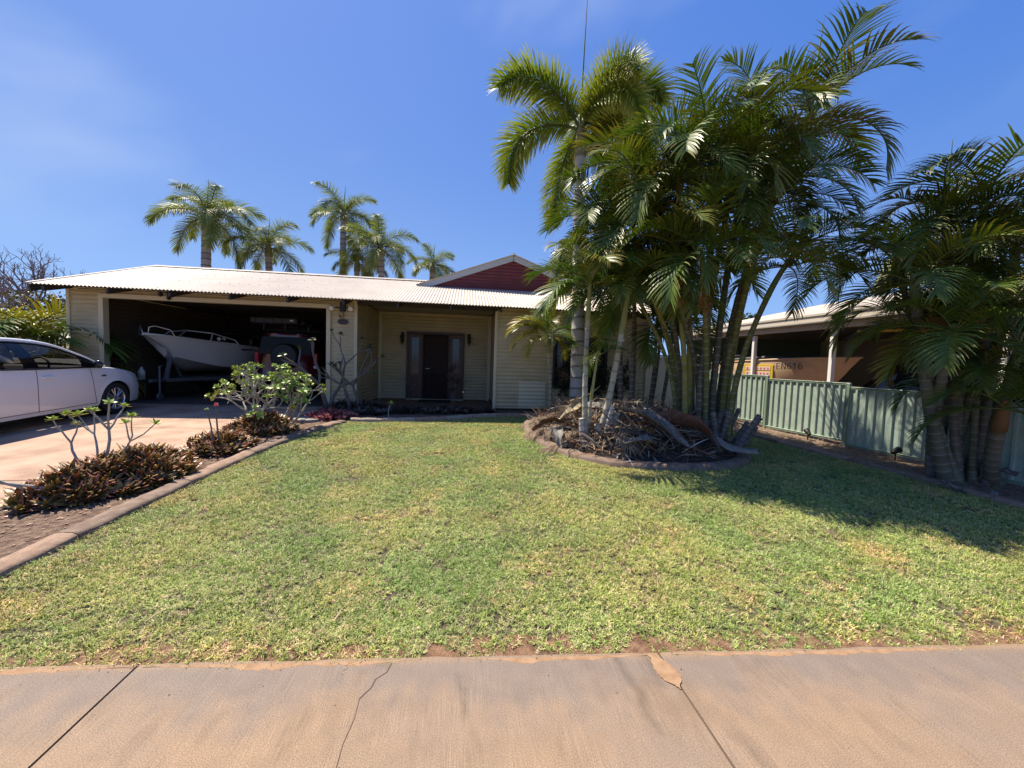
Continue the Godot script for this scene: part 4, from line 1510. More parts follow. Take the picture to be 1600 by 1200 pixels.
func build_boats() -> void:
	var at := Vector3(-7.80, 0.30, -10.80)
	var t := thing("power_boat", "white aluminium runabout with framed windscreen on a trailer inside the garage", "boat", at)
	var gr := hull(t, 4.6, 0.98, [[0, 1.66], [0.2, 1.60], [0.5, 1.50], [1, 1.42]], [[0, 1.20], [0.15, 1.08], [0.4, 0.86], [1, 0.76]], [[0, 1.30], [0.08, 0.98], [0.25, 0.72], [1, 0.62]], M.boat_white, M.boat_grey)
	# windscreen: framed panes on the foredeck
	var w := [Vector3(0.0, 1.64, -1.15), Vector3(0.0, 1.86, -1.50), Vector3(0.66, 1.58, -1.45), Vector3(0.58, 1.81, -1.68), Vector3(0.93, 1.53, -2.35), Vector3(0.84, 1.66, -2.30)]
	for sd in [-1.0, 1.0]:
		var q := []
		for p in w:
			q.append(Vector3(p.x * sd, p.y, p.z))
		var b := mk()
		for e in [[0, 1], [0, 2], [1, 3], [2, 3], [2, 4], [3, 5], [4, 5]]:
			rod(b, q[e[0]], q[e[1]], 0.019, 8)
		obj("windscreen_frame", b, M.boat_white, t)
		b = mk(false)
		quad_o(b, q[0], q[1], q[3], q[2], Vector3(0, 0, 1))
		quad_o(b, q[2], q[3], q[5], q[4], Vector3(sd, 0, 0))
		obj("windscreen", b, M.car_glass, t)
		b = mk()
		tube(b, [Vector3(0.05 * sd, 1.66, -0.05), Vector3(0.10 * sd, 1.84, -0.02), Vector3(0.16 * sd, 1.88, -0.12), Vector3(0.36 * sd, 1.80, -0.35), Vector3(0.42 * sd, 1.64, -0.42)], [0.013, 0.013, 0.013, 0.013, 0.013], 6)
		obj("bow_rail", b, M.steel, t)
		for z in [-1.72, -1.95]:
			b = mk()
			lathe(b, [Vector2(0.055, 0), Vector2(0.05, 0.025), Vector2(0, 0.03)], Vector3(sd * 0.72, 1.66, z), Vector3(sd, 0.3, 0.5), 14)
			obj("round_lamp", b, M.white_paint, t)
	# odds and ends along the garage wall
	var rk := thing("wall_rack", "dark tool rack fixed to the garage's left wall above the boat trailer", "tool rack", Vector3(-8.69, 1.42, -10.85))
	one_box("back_board", Vector3(0.01, 0, 0), Vector3(0.03, 0.16, 0.75), M.black, rk, 0.004)
	for k in 5:
		var hk := mk(false)
		bar(hk, Vector3(0.02, -0.02, -0.3 + k * 0.15), Vector3(0.16, 0.02, -0.3 + k * 0.15), 0.02, 0.02)
		bx(hk, Vector3(0.10, -0.10 - 0.03 * (k % 3), -0.3 + k * 0.15), Vector3(0.05, 0.22 + 0.06 * (k % 2), 0.06), Basis(), 0.01)
		obj("hanging_tool", hk, M.black_vinyl if k % 2 else M.dark_metal, rk)
	var crate := one_box("storage_crate", Vector3(-8.38, 0.53, -11.6), Vector3(0.5, 0.46, 0.7), M.maroon_dark, null, 0.02)
	tag(crate, "dark low crate on the garage floor below the tool rack", "crate")
	one_box("crate_lid", Vector3(-8.38, 0.775, -11.6), Vector3(0.54, 0.04, 0.74), M.black_vinyl, crate, 0.01)
	var bt := mk()
	lathe(bt, [Vector2(0, 0), Vector2(0.07, 0.0), Vector2(0.075, 0.02), Vector2(0.075, 0.22), Vector2(0.03, 0.29), Vector2(0.03, 0.33), Vector2(0, 0.335)], Vector3(-8.35, 0.80, -11.45), Vector3.UP, 14)
	tag(obj("white_bottle", bt, M.white_paint), "white plastic bottle standing on the dark crate in the garage", "bottle")
	var b2 := mk(false)
	bx(b2, Vector3(0.35, 1.25, -3.0), Vector3(0.45, 0.5, 0.45), Basis(), 0.05)
	bx(b2, Vector3(-0.35, 1.25, -3.0), Vector3(0.45, 0.5, 0.45), Basis(), 0.05)
	bx(b2, Vector3(0, 1.85, -3.1), Vector3(1.5, 0.10, 1.7), Basis(), 0.04)
	bx(b2, Vector3(0, 1.65, -3.6), Vector3(1.3, 0.3, 0.3), Basis(), 0.05)
	obj("folded_canopy", b2, M.black_vinyl, t)
	b2 = mk(false)
	bx(b2, Vector3(0.985, 1.38, -3.2), Vector3(0.02, 0.05, 1.6), Basis(), 0.004)
	obj("side_stripe", b2, M.black, t)
	trailer("boat_trailer", "galvanised boat trailer with winch post carrying the white runabout", at + Vector3(0, 0, -0.75), 0.0, 4.3)
	build_suv("red_four_wheel_drive", "dark red four wheel drive seen from behind inside the garage", Vector3(-5.09, 0.30, -12.3), 0.0, M.suv_red, true)
	# neighbour's tan dinghy behind the fence
	at = Vector3(9.56, -0.05, -8.55)
	t = thing("tan_boat", "tan open dinghy with yellow panel behind the green fence", "boat", at, 0.02)
	hull(t, 4.5, 0.85, [[0, 2.00], [0.3, 1.96], [1, 1.80]], [[0, 1.30], [0.15, 1.20], [0.4, 1.12], [1, 1.05]], [[0, 1.15], [0.1, 1.02], [0.3, 0.95], [1, 0.9]], M.boat_tan, M.boat_tan, 0.97)
	one_box("sign_panel", Vector3(-0.80, 1.60, -2.35), Vector3(0.012, 0.40, 0.95), M.yellow, t, 0.003, Basis(Vector3.UP, 0.20))
	for k in 2:
		one_box("sign_strip", Vector3(-0.81, 1.68 - k * 0.15, -2.352), Vector3(0.008, 0.10, 0.80), M.pink_white, t, 0.001, Basis(Vector3.UP, 0.20))
	for k in 2:
		var blk := mk(false)
		for i in 7:
			bx(blk, Vector3(-0.816 + (i - 3) * 0.0223, 1.68 - k * 0.15, -2.353 + (i - 3) * 0.108), Vector3(0.004, 0.055, 0.05), Basis(Vector3.UP, 0.20), 0.001)
		obj("sign_letters", blk, M.sign_red, t)
	one_box("stern_patch", Vector3(-0.875, 1.40, -4.05), Vector3(0.012, 0.20, 0.34), M.pink_white, t, 0.002)
	var tm := TextMesh.new()
	tm.text = "EN616"
	tm.font_size = 48
	tm.pixel_size = 0.0050
	tm.depth = 0.006
	var fnt := SystemFont.new()
	fnt.font_names = PackedStringArray(["Droid Sans Mono"])
	fnt.font_weight = 700
	tm.font = fnt
	var tx := MeshInstance3D.new()
	tx.name = "lettering"
	tx.mesh = tm
	tx.material_override = M.black
	t.add_child(tx)
	tx.transform = Transform3D(Basis(Vector3.UP, -1.571 + 0.30) * Basis(Vector3.BACK, 0.03), Vector3(-0.635, 1.76, -1.42))
	var b3 := mk()
	tube(b3, [Vector3(-0.6, 1.85, -3.9), Vector3(-0.6, 2.08, -3.75), Vector3(-0.2, 2.1, -3.75), Vector3(-0.2, 1.85, -3.6)], [0.02, 0.02, 0.02, 0.02], 6)
	obj("rail", b3, M.steel, t)
	b3 = mk(false)
	bx(b3, Vector3(-0.3, 1.98, -2.9), Vector3(0.9, 0.06, 1.4), Basis(Vector3.RIGHT, -0.05), 0.01)
	obj("seat_board", b3, M.galv, t)
	build_suv("black_four_wheel_drive", "black four wheel drive under the neighbour's carport beside the dinghy", Vector3(11.2, 0.05, -5.6), 0.25, M.black_gloss, false)

# ------------------------------------------------------------------ fence and neighbours
func fpt(a: float, off := 0.0) -> Vector2:
	return FENCE_A + FENCE_D * a + Vector2(-FENCE_D.y, FENCE_D.x) * off

func build_fence() -> void:
	var t := thing("metal_fence", "low green ribbed metal fence with posts along the right boundary", "fence")
	var sp := 1.705
	var a0 := -1.12
	var out := Vector3(-FENCE_D.y, 0, FENCE_D.x)
	var dir := Vector3(FENCE_D.x, 0, FENCE_D.y)
	var fb := Basis(out, Vector3.UP, dir)
	for k in 8:
		var pa := fpt(a0 + k * sp)
		var g := gy(pa.y)
		var s := mk(false)
		bx(s, Vector3(pa.x, g + 0.60, pa.y) , Vector3(0.055, 1.23, 0.075), fb, 0.008)
		for e in [-1, 1]:
			bx(s, Vector3(pa.x, g + 0.60, pa.y) + dir * (e * 0.030) + out * 0.026, Vector3(0.012, 1.215, 0.014), fb, 0.002)
		obj("post", s, M.fence_rail, t)
		if k == 7:
			break
		var mid := fpt(a0 + (k + 0.5) * sp)
		var base := gy(mid.y)
		for y in [1.155, 0.075]:
			s = mk(false)
			var c := Vector3(mid.x, base + y, mid.y)
			bx(s, c, Vector3(0.040, 0.050, sp - 0.076), fb, 0.006)
			bx(s, c + out * 0.022 + Vector3(0, 0.016, 0), Vector3(0.008, 0.012, sp - 0.076), fb, 0.002)
			obj("rail", s, M.fence_rail, t)
		s = mk(true)
		var prof := []
		var x := 0.042
		while x < sp - 0.05:
			# flat pan, then a raised rib
			for q in [[0.0, 0.0], [0.080, 0.0], [0.092, 0.024], [0.124, 0.024], [0.136, 0.0]]:
				if x + q[0] < sp - 0.042:
					prof.append(Vector2(x + q[0], q[1]))
			x += 0.1405
		prof.append(Vector2(sp - 0.040, 0.0))
		s.set_smooth_group(-1)
		for i in prof.size() - 1:
			var p: Vector2 = prof[i]
			var q: Vector2 = prof[i + 1]
			var A := fpt(a0 + k * sp + p.x, p.y - 0.008)
			var B := fpt(a0 + k * sp + q.x, q.y - 0.008)
			quad_o(s, Vector3(A.x, base + 0.06, A.y), Vector3(B.x, base + 0.06, B.y), Vector3(B.x, base + 1.135, B.y), Vector3(A.x, base + 1.135, A.y), out + dir * ((p.y - q.y) * 40.0))
		obj("panel", s, M.fence, t)
	# cream sheet gate between the house and the fence
	t = thing("side_gate", "cream sheet metal gate between the house end and the fence", "gate", Vector3(5.65, 0.30, -10.35))
	for k in 5:
		one_box("gate_sheet", Vector3(-0.60 + k * 0.30, 0.80, 0.012 * (k % 2)), Vector3(0.295, 1.5, 0.02), M.gate, t, 0.006)
	for x in [-0.78, 0.78]:
		one_box("post", Vector3(x, 0.82, 0), Vector3(0.07, 1.64, 0.07), M.gate, t, 0.008)
	one_box("rail", Vector3(0, 1.58, 0.02), Vector3(1.5, 0.05, 0.05), M.gate, t)
	one_box("rail", Vector3(0, 0.12, 0.02), Vector3(1.5, 0.05, 0.05), M.gate, t)

func build_neighbour() -> void:
	var t := thing("neighbour_house", "neighbouring low house with cream metal carport roof and white posts behind the fence", "house", Vector3.ZERO)
	var nrm := Vector3(-0.22, 1, 0).normalized()
	roof_sheet("roof", -14.6, -4.4, Vector3.RIGHT, func(z): return Vector3(8.55, 2.98, z), func(z): return Vector3(14.5, 4.33, z), nrm, M.roof, t, 0.09, 0.011)
	roof_sheet("roof", -14.6, -4.4, Vector3.RIGHT, func(z): return Vector3(20.65, 2.98, z), func(z): return Vector3(14.5, 4.33, z), Vector3(0.22, 1, 0).normalized(), M.roof, t, 0.09, 0.011)
	one_box("fascia", Vector3(8.56, 2.885, -9.5), Vector3(0.04, 0.15, 10.2), M.fascia, t)
	one_box("ceiling", Vector3(11.3, 2.79, -9.5), Vector3(5.7, 0.04, 10.1), M.nb_ceiling, t)
	one_box("beam", Vector3(8.66, 2.70, -9.5), Vector3(0.10, 0.14, 10.0), M.fascia, t)
	for z in [-12.9, -11.02, -8.45, -5.4]:
		one_box("post", Vector3(8.66, 1.3, z), Vector3(0.10, 2.58, 0.10), M.white_paint, t, 0.008)
	one_box("wall", Vector3(14.2, 1.35, -9.5), Vector3(0.15, 2.84, 10.0), M.nb_wall, t)
	one_box("end_wall", Vector3(11.4, 1.4, -14.4), Vector3(5.6, 2.74, 0.15), M.nb_green, t)
	var w := one_box("window", Vector3(14.11, 1.55, -8.4), Vector3(0.04, 0.9, 1.9), M.black_glass, t)
	one_box("window_frame", Vector3(14.10, 2.02, -8.4), Vector3(0.07, 0.06, 2.0), M.nb_ceiling, w)
	one_box("carport_floor", Vector3(11.3, -0.02, -9.5), Vector3(5.7, 0.1, 10.0), M.drive, t)
	var q := mk(false)
	prism(q, PackedVector2Array([Vector2(-14.6, 2.95), Vector2(-4.4, 2.95), Vector2(-4.4, 3.0), Vector2(-14.6, 3.0)]), 0.02, Transform3D(Basis(Vector3(0, 0, 1), Vector3.UP, Vector3(-1, 0, 0)), Vector3(8.535, 0, 0)))
	obj("gutter", q, M.fascia, t)
	# yellow strip hanging under the ceiling
	var y := mk(false)
	bar(y, Vector3(9.0, 2.55, -8.2), Vector3(10.2, 2.62, -8.0), 0.04, 0.06, 0.01)
	var yo := obj("yellow_strap", y, M.yellow)
	tag(yo, "yellow strap stretched under the neighbour's carport roof", "strap")
	# shade sail
	var s := mk()
	var A := Vector3(10.2, 4.6, -8.6)
	var B := Vector3(12.2, 3.95, -8.0)
	var C := Vector3(10.6, 3.75, -9.4)
	var rows := []
	for i in 9:
		var row := PackedVector3Array()
		for j in 9:
			var u := i / 8.0
			var v := j / 8.0
			var p := A.lerp(B.lerp(C, v), u)
			p.y -= 0.10 * sin(PI * u) * sin(PI * v)
			row.append(p)
		rows.append(row)
	grid(s, rows)
	var so := obj("shade_sail", s, M.sail)
	tag(so, "pale green cloth shade sail above the neighbour's roof", "shade sail")
	# far left house
	t = thing("far_house", "pale low house with white roof beyond the driveway palm", "house", Vector3(-24.0, -0.1, -19.0), 0.5)
	one_box("wall", Vector3(0, 1.1, 0), Vector3(7.0, 2.2, 6.0), M.cream_pale, t)
	s = mk()
	for e in [-1.0, 1.0]:
		quad_o(s, Vector3(-3.9, 2.2, 3.4 * e), Vector3(3.9, 2.2, 3.4 * e), Vector3(3.9, 3.0, 0), Vector3(-3.9, 3.0, 0), Vector3(0, 1, 0.3 * e))
	obj("roof", s, M.white_roof, t)
	for k in 2:
		one_box("window", Vector3(-1.6 + k * 3.0, 1.3, 3.01), Vector3(1.2, 0.9, 0.04), M.black_glass, t)

# ------------------------------------------------------------------ palms
# One frond: a rachis that leaves at e0 above the horizontal and bends down, with leaflets in two ranks (or all round).
func frond_mesh(k: Dictionary, e0: float, sd: int) -> ArrayMesh:
	var rg := RandomNumberGenerator.new()
	rg.seed = sd
	var s := mk(true)
	var n := 22
	var L: float = k.L
	var bend: float = k.bend * rg.randf_range(0.85, 1.2)
	var drift := rg.randf_range(-0.25, 0.25)
	var pts := []
	var tan := []
	var p := Vector3.ZERO
	for i in n + 1:
		var t := float(i) / n
		var e := e0 - bend * pow(t, 1.35)
		e = maxf(e, -1.45)
		var a := drift * t
		var d := Vector3(cos(e) * cos(a), sin(e), cos(e) * sin(a)).normalized()
		pts.append(p)
		tan.append(d)
		p += d * L / n
	var radii := []
	var cols := []
	for i in n + 1:
		radii.append(lerpf(k.r0, 0.0035, pow(float(i) / n, 0.7)))
		cols.append((k.stalk as Color).lerp(k.c0, float(i) / n))
	tube(s, pts, radii, 5, cols, false)
	s.set_smooth_group(0)
	var pairs: int = k.pairs
	var pet: float = k.petiole
	var ranks: int = k.ranks
	for j in pairs:
		var t := lerpf(pet, 0.995, (j + 0.5) / pairs)
		var fi := t * n
		var i0 := mini(int(fi), n - 1)
		var P: Vector3 = pts[i0].lerp(pts[i0 + 1], fi - i0)
		var T: Vector3 = tan[i0].lerp(tan[i0 + 1], fi - i0).normalized()
		var Sd := T.cross(Vector3.UP)
		if Sd.length() < 0.05:
			Sd = Vector3(0, 0, 1)
		Sd = Sd.normalized()
		var U := Sd.cross(T).normalized()
		var q := (t - pet) / (1.0 - pet)
		var len0: float = k.leaf * (0.45 + 0.75 * sin(PI * clampf(0.12 + q * 0.84, 0.0, 1.0))) * 0.86
		for rk in ranks:
			for side in [-1.0, 1.0]:
				if rg.randf() < k.gap:
					continue
				var vee: float = k.vee + (rk - (ranks - 1) * 0.5) * (0.85 if ranks < 5 else 0.62) + rg.randf_range(-0.14, 0.14)
				var fa: float = lerpf(k.fa0, k.fa1, q) + rg.randf_range(-0.08, 0.08)
				var lat: Vector3 = Sd * side * cos(vee) + U * sin(vee)
				var D: Vector3 = (T * cos(fa) + lat * sin(fa)).normalized()
				var N: Vector3 = (U * cos(vee) - Sd * side * sin(vee)).normalized()
				var len1 := len0 * rg.randf_range(0.85, 1.12)
				var W: Vector3 = D.cross(N).normalized()
				var c0: Color = k.c0
				var c1: Color = k.c1
				var br := rg.randf_range(0.72, 1.25)
				c0 = c0 * br
				c1 = (k.c2 if rg.randf() < k.dry else c1) * br
				var segs := 4
				var cp := P
				var dd := D
				var prev := []
				for g in segs + 1:
					var f := float(g) / segs
					var w: float = k.w * (0.35 + 0.65 * sin(PI * minf(f * 0.9 + 0.22, 1.0))) if g < segs else 0.0006
					var cc := c0.lerp(c1, pow(f, 1.6))
					var ring := [cp - W * w, cp + W * w]
					if g > 0:
						var pc := c0.lerp(c1, pow(float(g - 1) / segs, 1.6))
						s.set_color(pc); s.add_vertex(prev[0])
						s.set_color(cc); s.add_vertex(ring[1])
						s.set_color(pc); s.add_vertex(prev[1])
						s.set_color(pc); s.add_vertex(prev[0])
						s.set_color(cc); s.add_vertex(ring[0])
						s.set_color(cc); s.add_vertex(ring[1])
					prev = ring
					cp += dd * len1 / segs
					dd = (dd + Vector3.DOWN * k.droop * (f + 0.25) * 0.5).normalized()
					W = (W - dd * W.dot(dd)).normalized()
	s.generate_normals()
	return s.commit()

func make_fronds() -> void:
	var green := {"L": 1.0, "bend": 1.55, "r0": 0.013, "stalk": Color(0.12, 0.15, 0.035), "pairs": 34, "petiole": 0.13, "ranks": 1, "leaf": 0.35, "gap": 0.07, "vee": 0.42, "fa0": 1.2, "fa1": 0.5, "w": 0.0088, "c0": Color(0.068, 0.115, 0.018), "c1": Color(0.145, 0.19, 0.03), "c2": Color(0.32, 0.23, 0.06), "dry": 0.14, "droop": 0.75}
	var set_ := {}
	set_["cane"] = green
	var k := green.duplicate()
	k.merge({"c0": Color(0.09, 0.13, 0.02), "c1": Color(0.27, 0.24, 0.04), "c2": Color(0.36, 0.22, 0.05), "dry": 0.25, "stalk": Color(0.22, 0.20, 0.04)}, true)
	set_["cane_gold"] = k
	k = green.duplicate()
	k.merge({"c0": Color(0.24, 0.11, 0.03), "c1": Color(0.30, 0.13, 0.04), "c2": Color(0.30, 0.20, 0.10), "stalk": Color(0.20, 0.10, 0.03), "bend": 2.3, "droop": 1.1, "dry": 0.3, "gap": 0.25, "w": 0.006}, true)
	set_["dead"] = k
	k = green.duplicate()
	k.merge({"c0": Color(0.20, 0.14, 0.095), "c1": Color(0.34, 0.27, 0.19), "c2": Color(0.15, 0.09, 0.055), "stalk": Color(0.26, 0.18, 0.11), "bend": 0.8, "droop": 0.7, "dry": 0.4, "gap": 0.12, "vee": -0.1, "fa0": 0.75, "fa1": 0.3, "w": 0.0052, "leaf": 0.36, "pairs": 36}, true)
	set_["litter"] = k
	k = green.duplicate()
	k.merge({"ranks": 5, "pairs": 50, "leaf": 0.27, "w": 0.0058, "vee": 0.0, "fa0": 1.15, "fa1": 0.8, "droop": 0.45, "bend": 2.2, "r0": 0.018, "petiole": 0.10, "c0": Color(0.15, 0.21, 0.03), "c1": Color(0.38, 0.41, 0.07), "c2": Color(0.50, 0.44, 0.07), "dry": 0.25, "stalk": Color(0.12, 0.14, 0.05), "gap": 0.0}, true)
	set_["foxtail"] = k
	k = green.duplicate()
	k.merge({"pairs": 40, "leaf": 0.27, "w": 0.0070, "vee": 0.1, "droop": 0.75, "bend": 1.55, "c0": Color(0.15, 0.19, 0.04), "c1": Color(0.30, 0.33, 0.08), "c2": Color(0.30, 0.26, 0.11), "dry": 0.15, "petiole": 0.10, "ranks": 2}, true)
	set_["royal"] = k
	k = green.duplicate()
	k.merge({"pairs": 28, "leaf": 0.42, "w": 0.0115, "vee": 0.3, "droop": 0.7, "bend": 1.7, "c0": Color(0.06, 0.12, 0.02), "c1": Color(0.12, 0.17, 0.03), "petiole": 0.22, "r0": 0.014, "stalk": Color(0.20, 0.22, 0.06)}, true)
	set_["young"] = k
	k = k.duplicate()
	k.merge({"c0": Color(0.22, 0.21, 0.03), "c1": Color(0.48, 0.38, 0.04), "c2": Color(0.50, 0.30, 0.04), "dry": 0.4}, true)
	set_["yellow"] = k
	var sd := 1000
	for name_ in set_:
		var a := []
		for e in [1.35, 1.05, 0.75, 0.40, 0.0, -0.5]:
			for r in 2:
				sd += 1
				a.append([e, frond_mesh(set_[name_], e, sd)])
		fronds[name_] = a

func frond(parent: Node, kind: String, at: Vector3, az: float, e: float, scale: float, called := "frond") -> MeshInstance3D:
	# az: degrees in plan, 0 is +x, 90 is towards the street (+z); e: radians above the horizontal
	var best := 0
	var bd := 9.0
	var list: Array = fronds[kind]
	for i in range(0, list.size(), 2):
		var d := absf(list[i][0] - e)
		if d < bd:
			bd = d
			best = i
	best += R.randi() % 2
	var m: Material = M.frond_dead if kind == "dead" or kind == "litter" else (M.frond_matte if kind == "royal" or kind == "foxtail" else M.frond)
	var o := obj(called, list[best][1], m, parent)
	var b := Basis(Vector3.UP, -deg_to_rad(az)) * Basis(Vector3.BACK, (e - list[best][0]) * 0.8) * Basis(Vector3.RIGHT, R.randf_range(-0.25, 0.25))
	o.transform = Transform3D(b.scaled(Vector3.ONE * scale), at)
	return o

func crown(parent: Node, kind: String, at: Vector3, n: int, L: float, e_hi: float, e_lo: float, az0 := 0.0, kind2 := "", share := 0.0) -> void:
	for i in n:
		var t := (i + 0.5) / n
		var az := az0 + i * 137.5 + R.randf_range(-14, 14)
		var e := lerpf(e_hi, e_lo, t) + R.randf_range(-0.12, 0.12)
		var kd := kind2 if kind2 != "" and R.randf() < share else kind
		frond(parent, kd, at + Vector3(0, -0.02 * i * L / n, 0), az, e, L * R.randf_range(0.88, 1.12))

# ringed stem along a curve; colours are vertex colours because the rings are scars of the bark
func stem_mesh(pts: Array, r0: float, r1: float, ring: float, ca: Color, cb: Color, cs: Color, shaft: float) -> SurfaceTool:
	var s := mk(true)
	var c := Curve3D.new()
	for p in pts:
		c.add_point(p)
	for i in range(1, pts.size() - 1):
		var d: Vector3 = (pts[i + 1] - pts[i - 1]) * 0.22
		c.set_point_in(i, -d)
		c.set_point_out(i, d)
	var L := c.get_baked_length()
	var P := []
	var Rr := []
	var C := []
	var d := 0.0
	var k := 0
	while d < L:
		var f := d / L
		var r := lerpf(r0, r1, pow(f, 0.6)) * (1.0 + 0.25 * exp(-d / 0.18))
		var top := d > L - shaft
		var step := ring * R.randf_range(0.8, 1.25)
		if top:
			step = maxf(shaft / 5.0, 0.02)
			var g := (d - (L - shaft)) / maxf(shaft, 0.01)
			r = r1 * (1.25 - 0.75 * g * g)
			P.append(c.sample_baked(d)); Rr.append(r); C.append(cs)
		else:
			var cc := ca * R.randf_range(0.85, 1.15)
			P.append(c.sample_baked(d)); Rr.append(r * 1.06); C.append(cb)
			P.append(c.sample_baked(minf(d + ring * 0.10, L))); Rr.append(r * 1.05); C.append(cb)
			P.append(c.sample_baked(minf(d + ring * 0.16, L))); Rr.append(r * 0.99); C.append(cc)
			P.append(c.sample_baked(minf(d + step * 0.9, L))); Rr.append(r * 0.985); C.append(cc)
		d += step
		k += 1
	P.append(c.sample_baked(L)); Rr.append(r1 * 0.5); C.append(cs if shaft > 0.0 else ca)
	tube(s, P, Rr, 12, C)
	return s

func spear(parent: Node, at: Vector3, L: float, lean := Vector3.ZERO, thick := 1.3) -> void:
	var s := mk(true)
	tube(s, [at, at + Vector3(0, L * 0.5, 0) + lean * 0.4, at + Vector3(0, L, 0) + lean], [0.018 * thick, 0.012 * thick, 0.003 * thick], 6, [Color(0.10, 0.15, 0.03), Color(0.12, 0.17, 0.04), Color(0.20, 0.20, 0.07)])
	obj("spear", s, M.tint, parent)

const GREY := Color(0.30, 0.275, 0.24)
const GREY_D := Color(0.13, 0.115, 0.10)
const CANE_G := Color(0.155, 0.16, 0.055)
const CANE_R := Color(0.25, 0.235, 0.16)
const SHAFT := Color(0.16, 0.20, 0.07)

func royal(px: float, pz: float, top: float, L: float, r: float, n: int, label: String, hi := 1.25, lo := -0.4) -> void:
	var t := thing("royal_palm", label, "palm tree", Vector3(px, 0.3, pz), 0.0, "tall palms behind the roof")
	var s := stem_mesh([Vector3.ZERO, Vector3(R.randf_range(-0.15, 0.15), top * 0.5, 0), Vector3(0, top + 0.3, 0)], r, r * 0.7, 0.32, GREY, GREY_D, Color(0.2, 0.2, 0.10), L * 0.42)
	obj("trunk", s, M.tint, t)
	crown(t, "royal", Vector3(0, top, 0), n, L, hi, lo, R.randf() * 360.0)
	spear(t, Vector3(0, top + 0.2, 0), L * 0.62, Vector3(0.1, 0, 0), 2.2)

func build_palms() -> void:
	R.seed = 4242
	# --- behind the roof
	royal(-14.1, -24.0, 8.7, 2.75, 0.30, 17, "tallest leftmost palm behind the garage roof, thick grey trunk in view")
	royal(-11.9, -26.0, 7.7, 2.5, 0.26, 15, "bushy palm behind the roof just right of the tallest one")
	royal(-7.55, -26.0, 10.0, 2.4, 0.25, 13, "slender palm with a bare grey trunk standing above mid roof")
	royal(-4.95, -24.0, 7.6, 2.4, 0.24, 15, "palm behind the roof right of the slender bare trunk")
	royal(-6.6, -25.5, 7.0, 2.1, 0.22, 12, "low dark palm crown at the foot of the slender trunk")
	royal(-2.1, -26.0, 7.2, 1.9, 0.2, 12, "smallest palm behind the roof left of the red gable")
	# --- foxtail
	var t := thing("foxtail_palm", "tall foxtail palm with bushy plume fronds and a smooth grey trunk", "palm tree", Vector3(2.63, 0.33, -8.95))
	var s := stem_mesh([Vector3.ZERO, Vector3(-0.02, 1.2, 0), Vector3(-0.10, 3.6, 0), Vector3(-0.18, 6.6, 0)], 0.185, 0.115, 0.26, Color(0.36, 0.345, 0.32), Color(0.17, 0.155, 0.14), Color(0.19, 0.18, 0.10), 1.0)
	obj("trunk", s, M.tint, t)
	var at := Vector3(-0.19, 6.45, 0)
	for f in [[175, 1.12, 2.65], [190, 0.30, 2.6], [75, 1.15, 2.3], [25, 1.15, 2.6], [340, 1.0, 2.7], [60, 0.75, 2.2], [280, 1.1, 2.4], [250, -0.35, 2.3], [10, 0.35, 2.5], [320, 0.0, 2.4]]:
		frond(t, "foxtail", at, f[0], f[1], f[2] * 0.92)
	spear(t, at + Vector3(0, 0.15, 0), 2.9, Vector3(0.05, 0, 0))
	# --- tall cane cluster on the island
	t = thing("cane_palm_cluster", "large dense cluster of golden cane palms on the right of the island", "palm tree", Vector3(4.45, 0.35, -6.75))
	var canes := [
		[-0.39, -0.22, -1.58, 3.74, 0.35, 0.055, 11, 1.50],
		[-0.36, 0.01, -1.17, 4.40, 0.55, 0.060, 12, 1.50],
		[-0.01, -0.12, -0.79, 4.58, 0.95, 0.070, 12, 1.41],
		[0.05, 0.05, -0.04, 4.66, 0.75, 0.060, 12, 1.46],
		[0.22, 0.07, 0.32, 4.01, 0.95, 0.055, 10, 1.32],
		[0.60, -0.35, 0.98, 5.45, 0.75, 0.060, 13, 1.50],
		[0.46, -0.39, 0.90, 4.68, 0.35, 0.050, 10, 1.32],
		[-0.18, 0.23, -1.08, 3.00, 1.25, 0.050, 10, 1.22],
		[0.47, -0.21, -0.30, 2.98, 1.35, 0.050, 9, 1.22],
		[-0.35, -0.22, -1.44, 2.82, 0.05, 0.045, 10, 1.32],
		[0.18, 0.35, 0.79, 3.11, 0.75, 0.045, 9, 1.22],
		[-0.54, -0.05, -1.96, 3.81, -0.25, 0.045, 11, 1.41],
		[-0.33, 0.23, 0.01, 4.11, 0.25, 0.055, 12, 1.50],
		[0.09, -0.04, 0.37, 5.42, 0.35, 0.055, 11, 1.32],
		[0.41, 0.08, 1.44, 3.64, 0.35, 0.045, 9, 1.17],
		[-0.11, -0.29, -1.38, 3.30, 0.95, 0.045, 10, 1.32],
		[-0.63, 0.08, -1.70, 2.94, -0.35, 0.040, 10, 1.32],
		[-0.58, 0.25, -1.38, 4.71, -0.05, 0.050, 11, 1.41],
		[-0.14, -0.01, -1.29, 2.80, 0.65, 0.040, 8, 1.13]]
	for i in canes.size():
		var c: Array = canes[i]
		var b := Vector3(c[0], 0, c[1])
		var tp := Vector3(c[2], c[3], c[4])
		var gold := i % 4 == 1
		s = stem_mesh([b, b.lerp(tp, 0.35) - Vector3(tp.x - b.x, 0, tp.z - b.z) * 0.24, b.lerp(tp, 0.72) - Vector3(tp.x - b.x, 0, tp.z - b.z) * 0.22, tp], c[5], c[5] * 0.75, 0.13, Color(0.27, 0.24, 0.06) if gold else (CANE_G if i % 3 else Color(0.13, 0.12, 0.09)), CANE_R if i % 3 else Color(0.23, 0.21, 0.17), Color(0.24, 0.22, 0.06) if gold else SHAFT, 0.75)
		var st := obj("cane", s, M.tint, t)
		crown(st, "cane", tp - Vector3(0, 0.15, 0), c[6], c[7], 1.4, -0.25, i * 67.0, "cane_gold", 0.45 if i == 5 else 0.2)
		if i in [1, 5]:
			spear(st, tp, 1.4, Vector3(0.1, 0, 0))
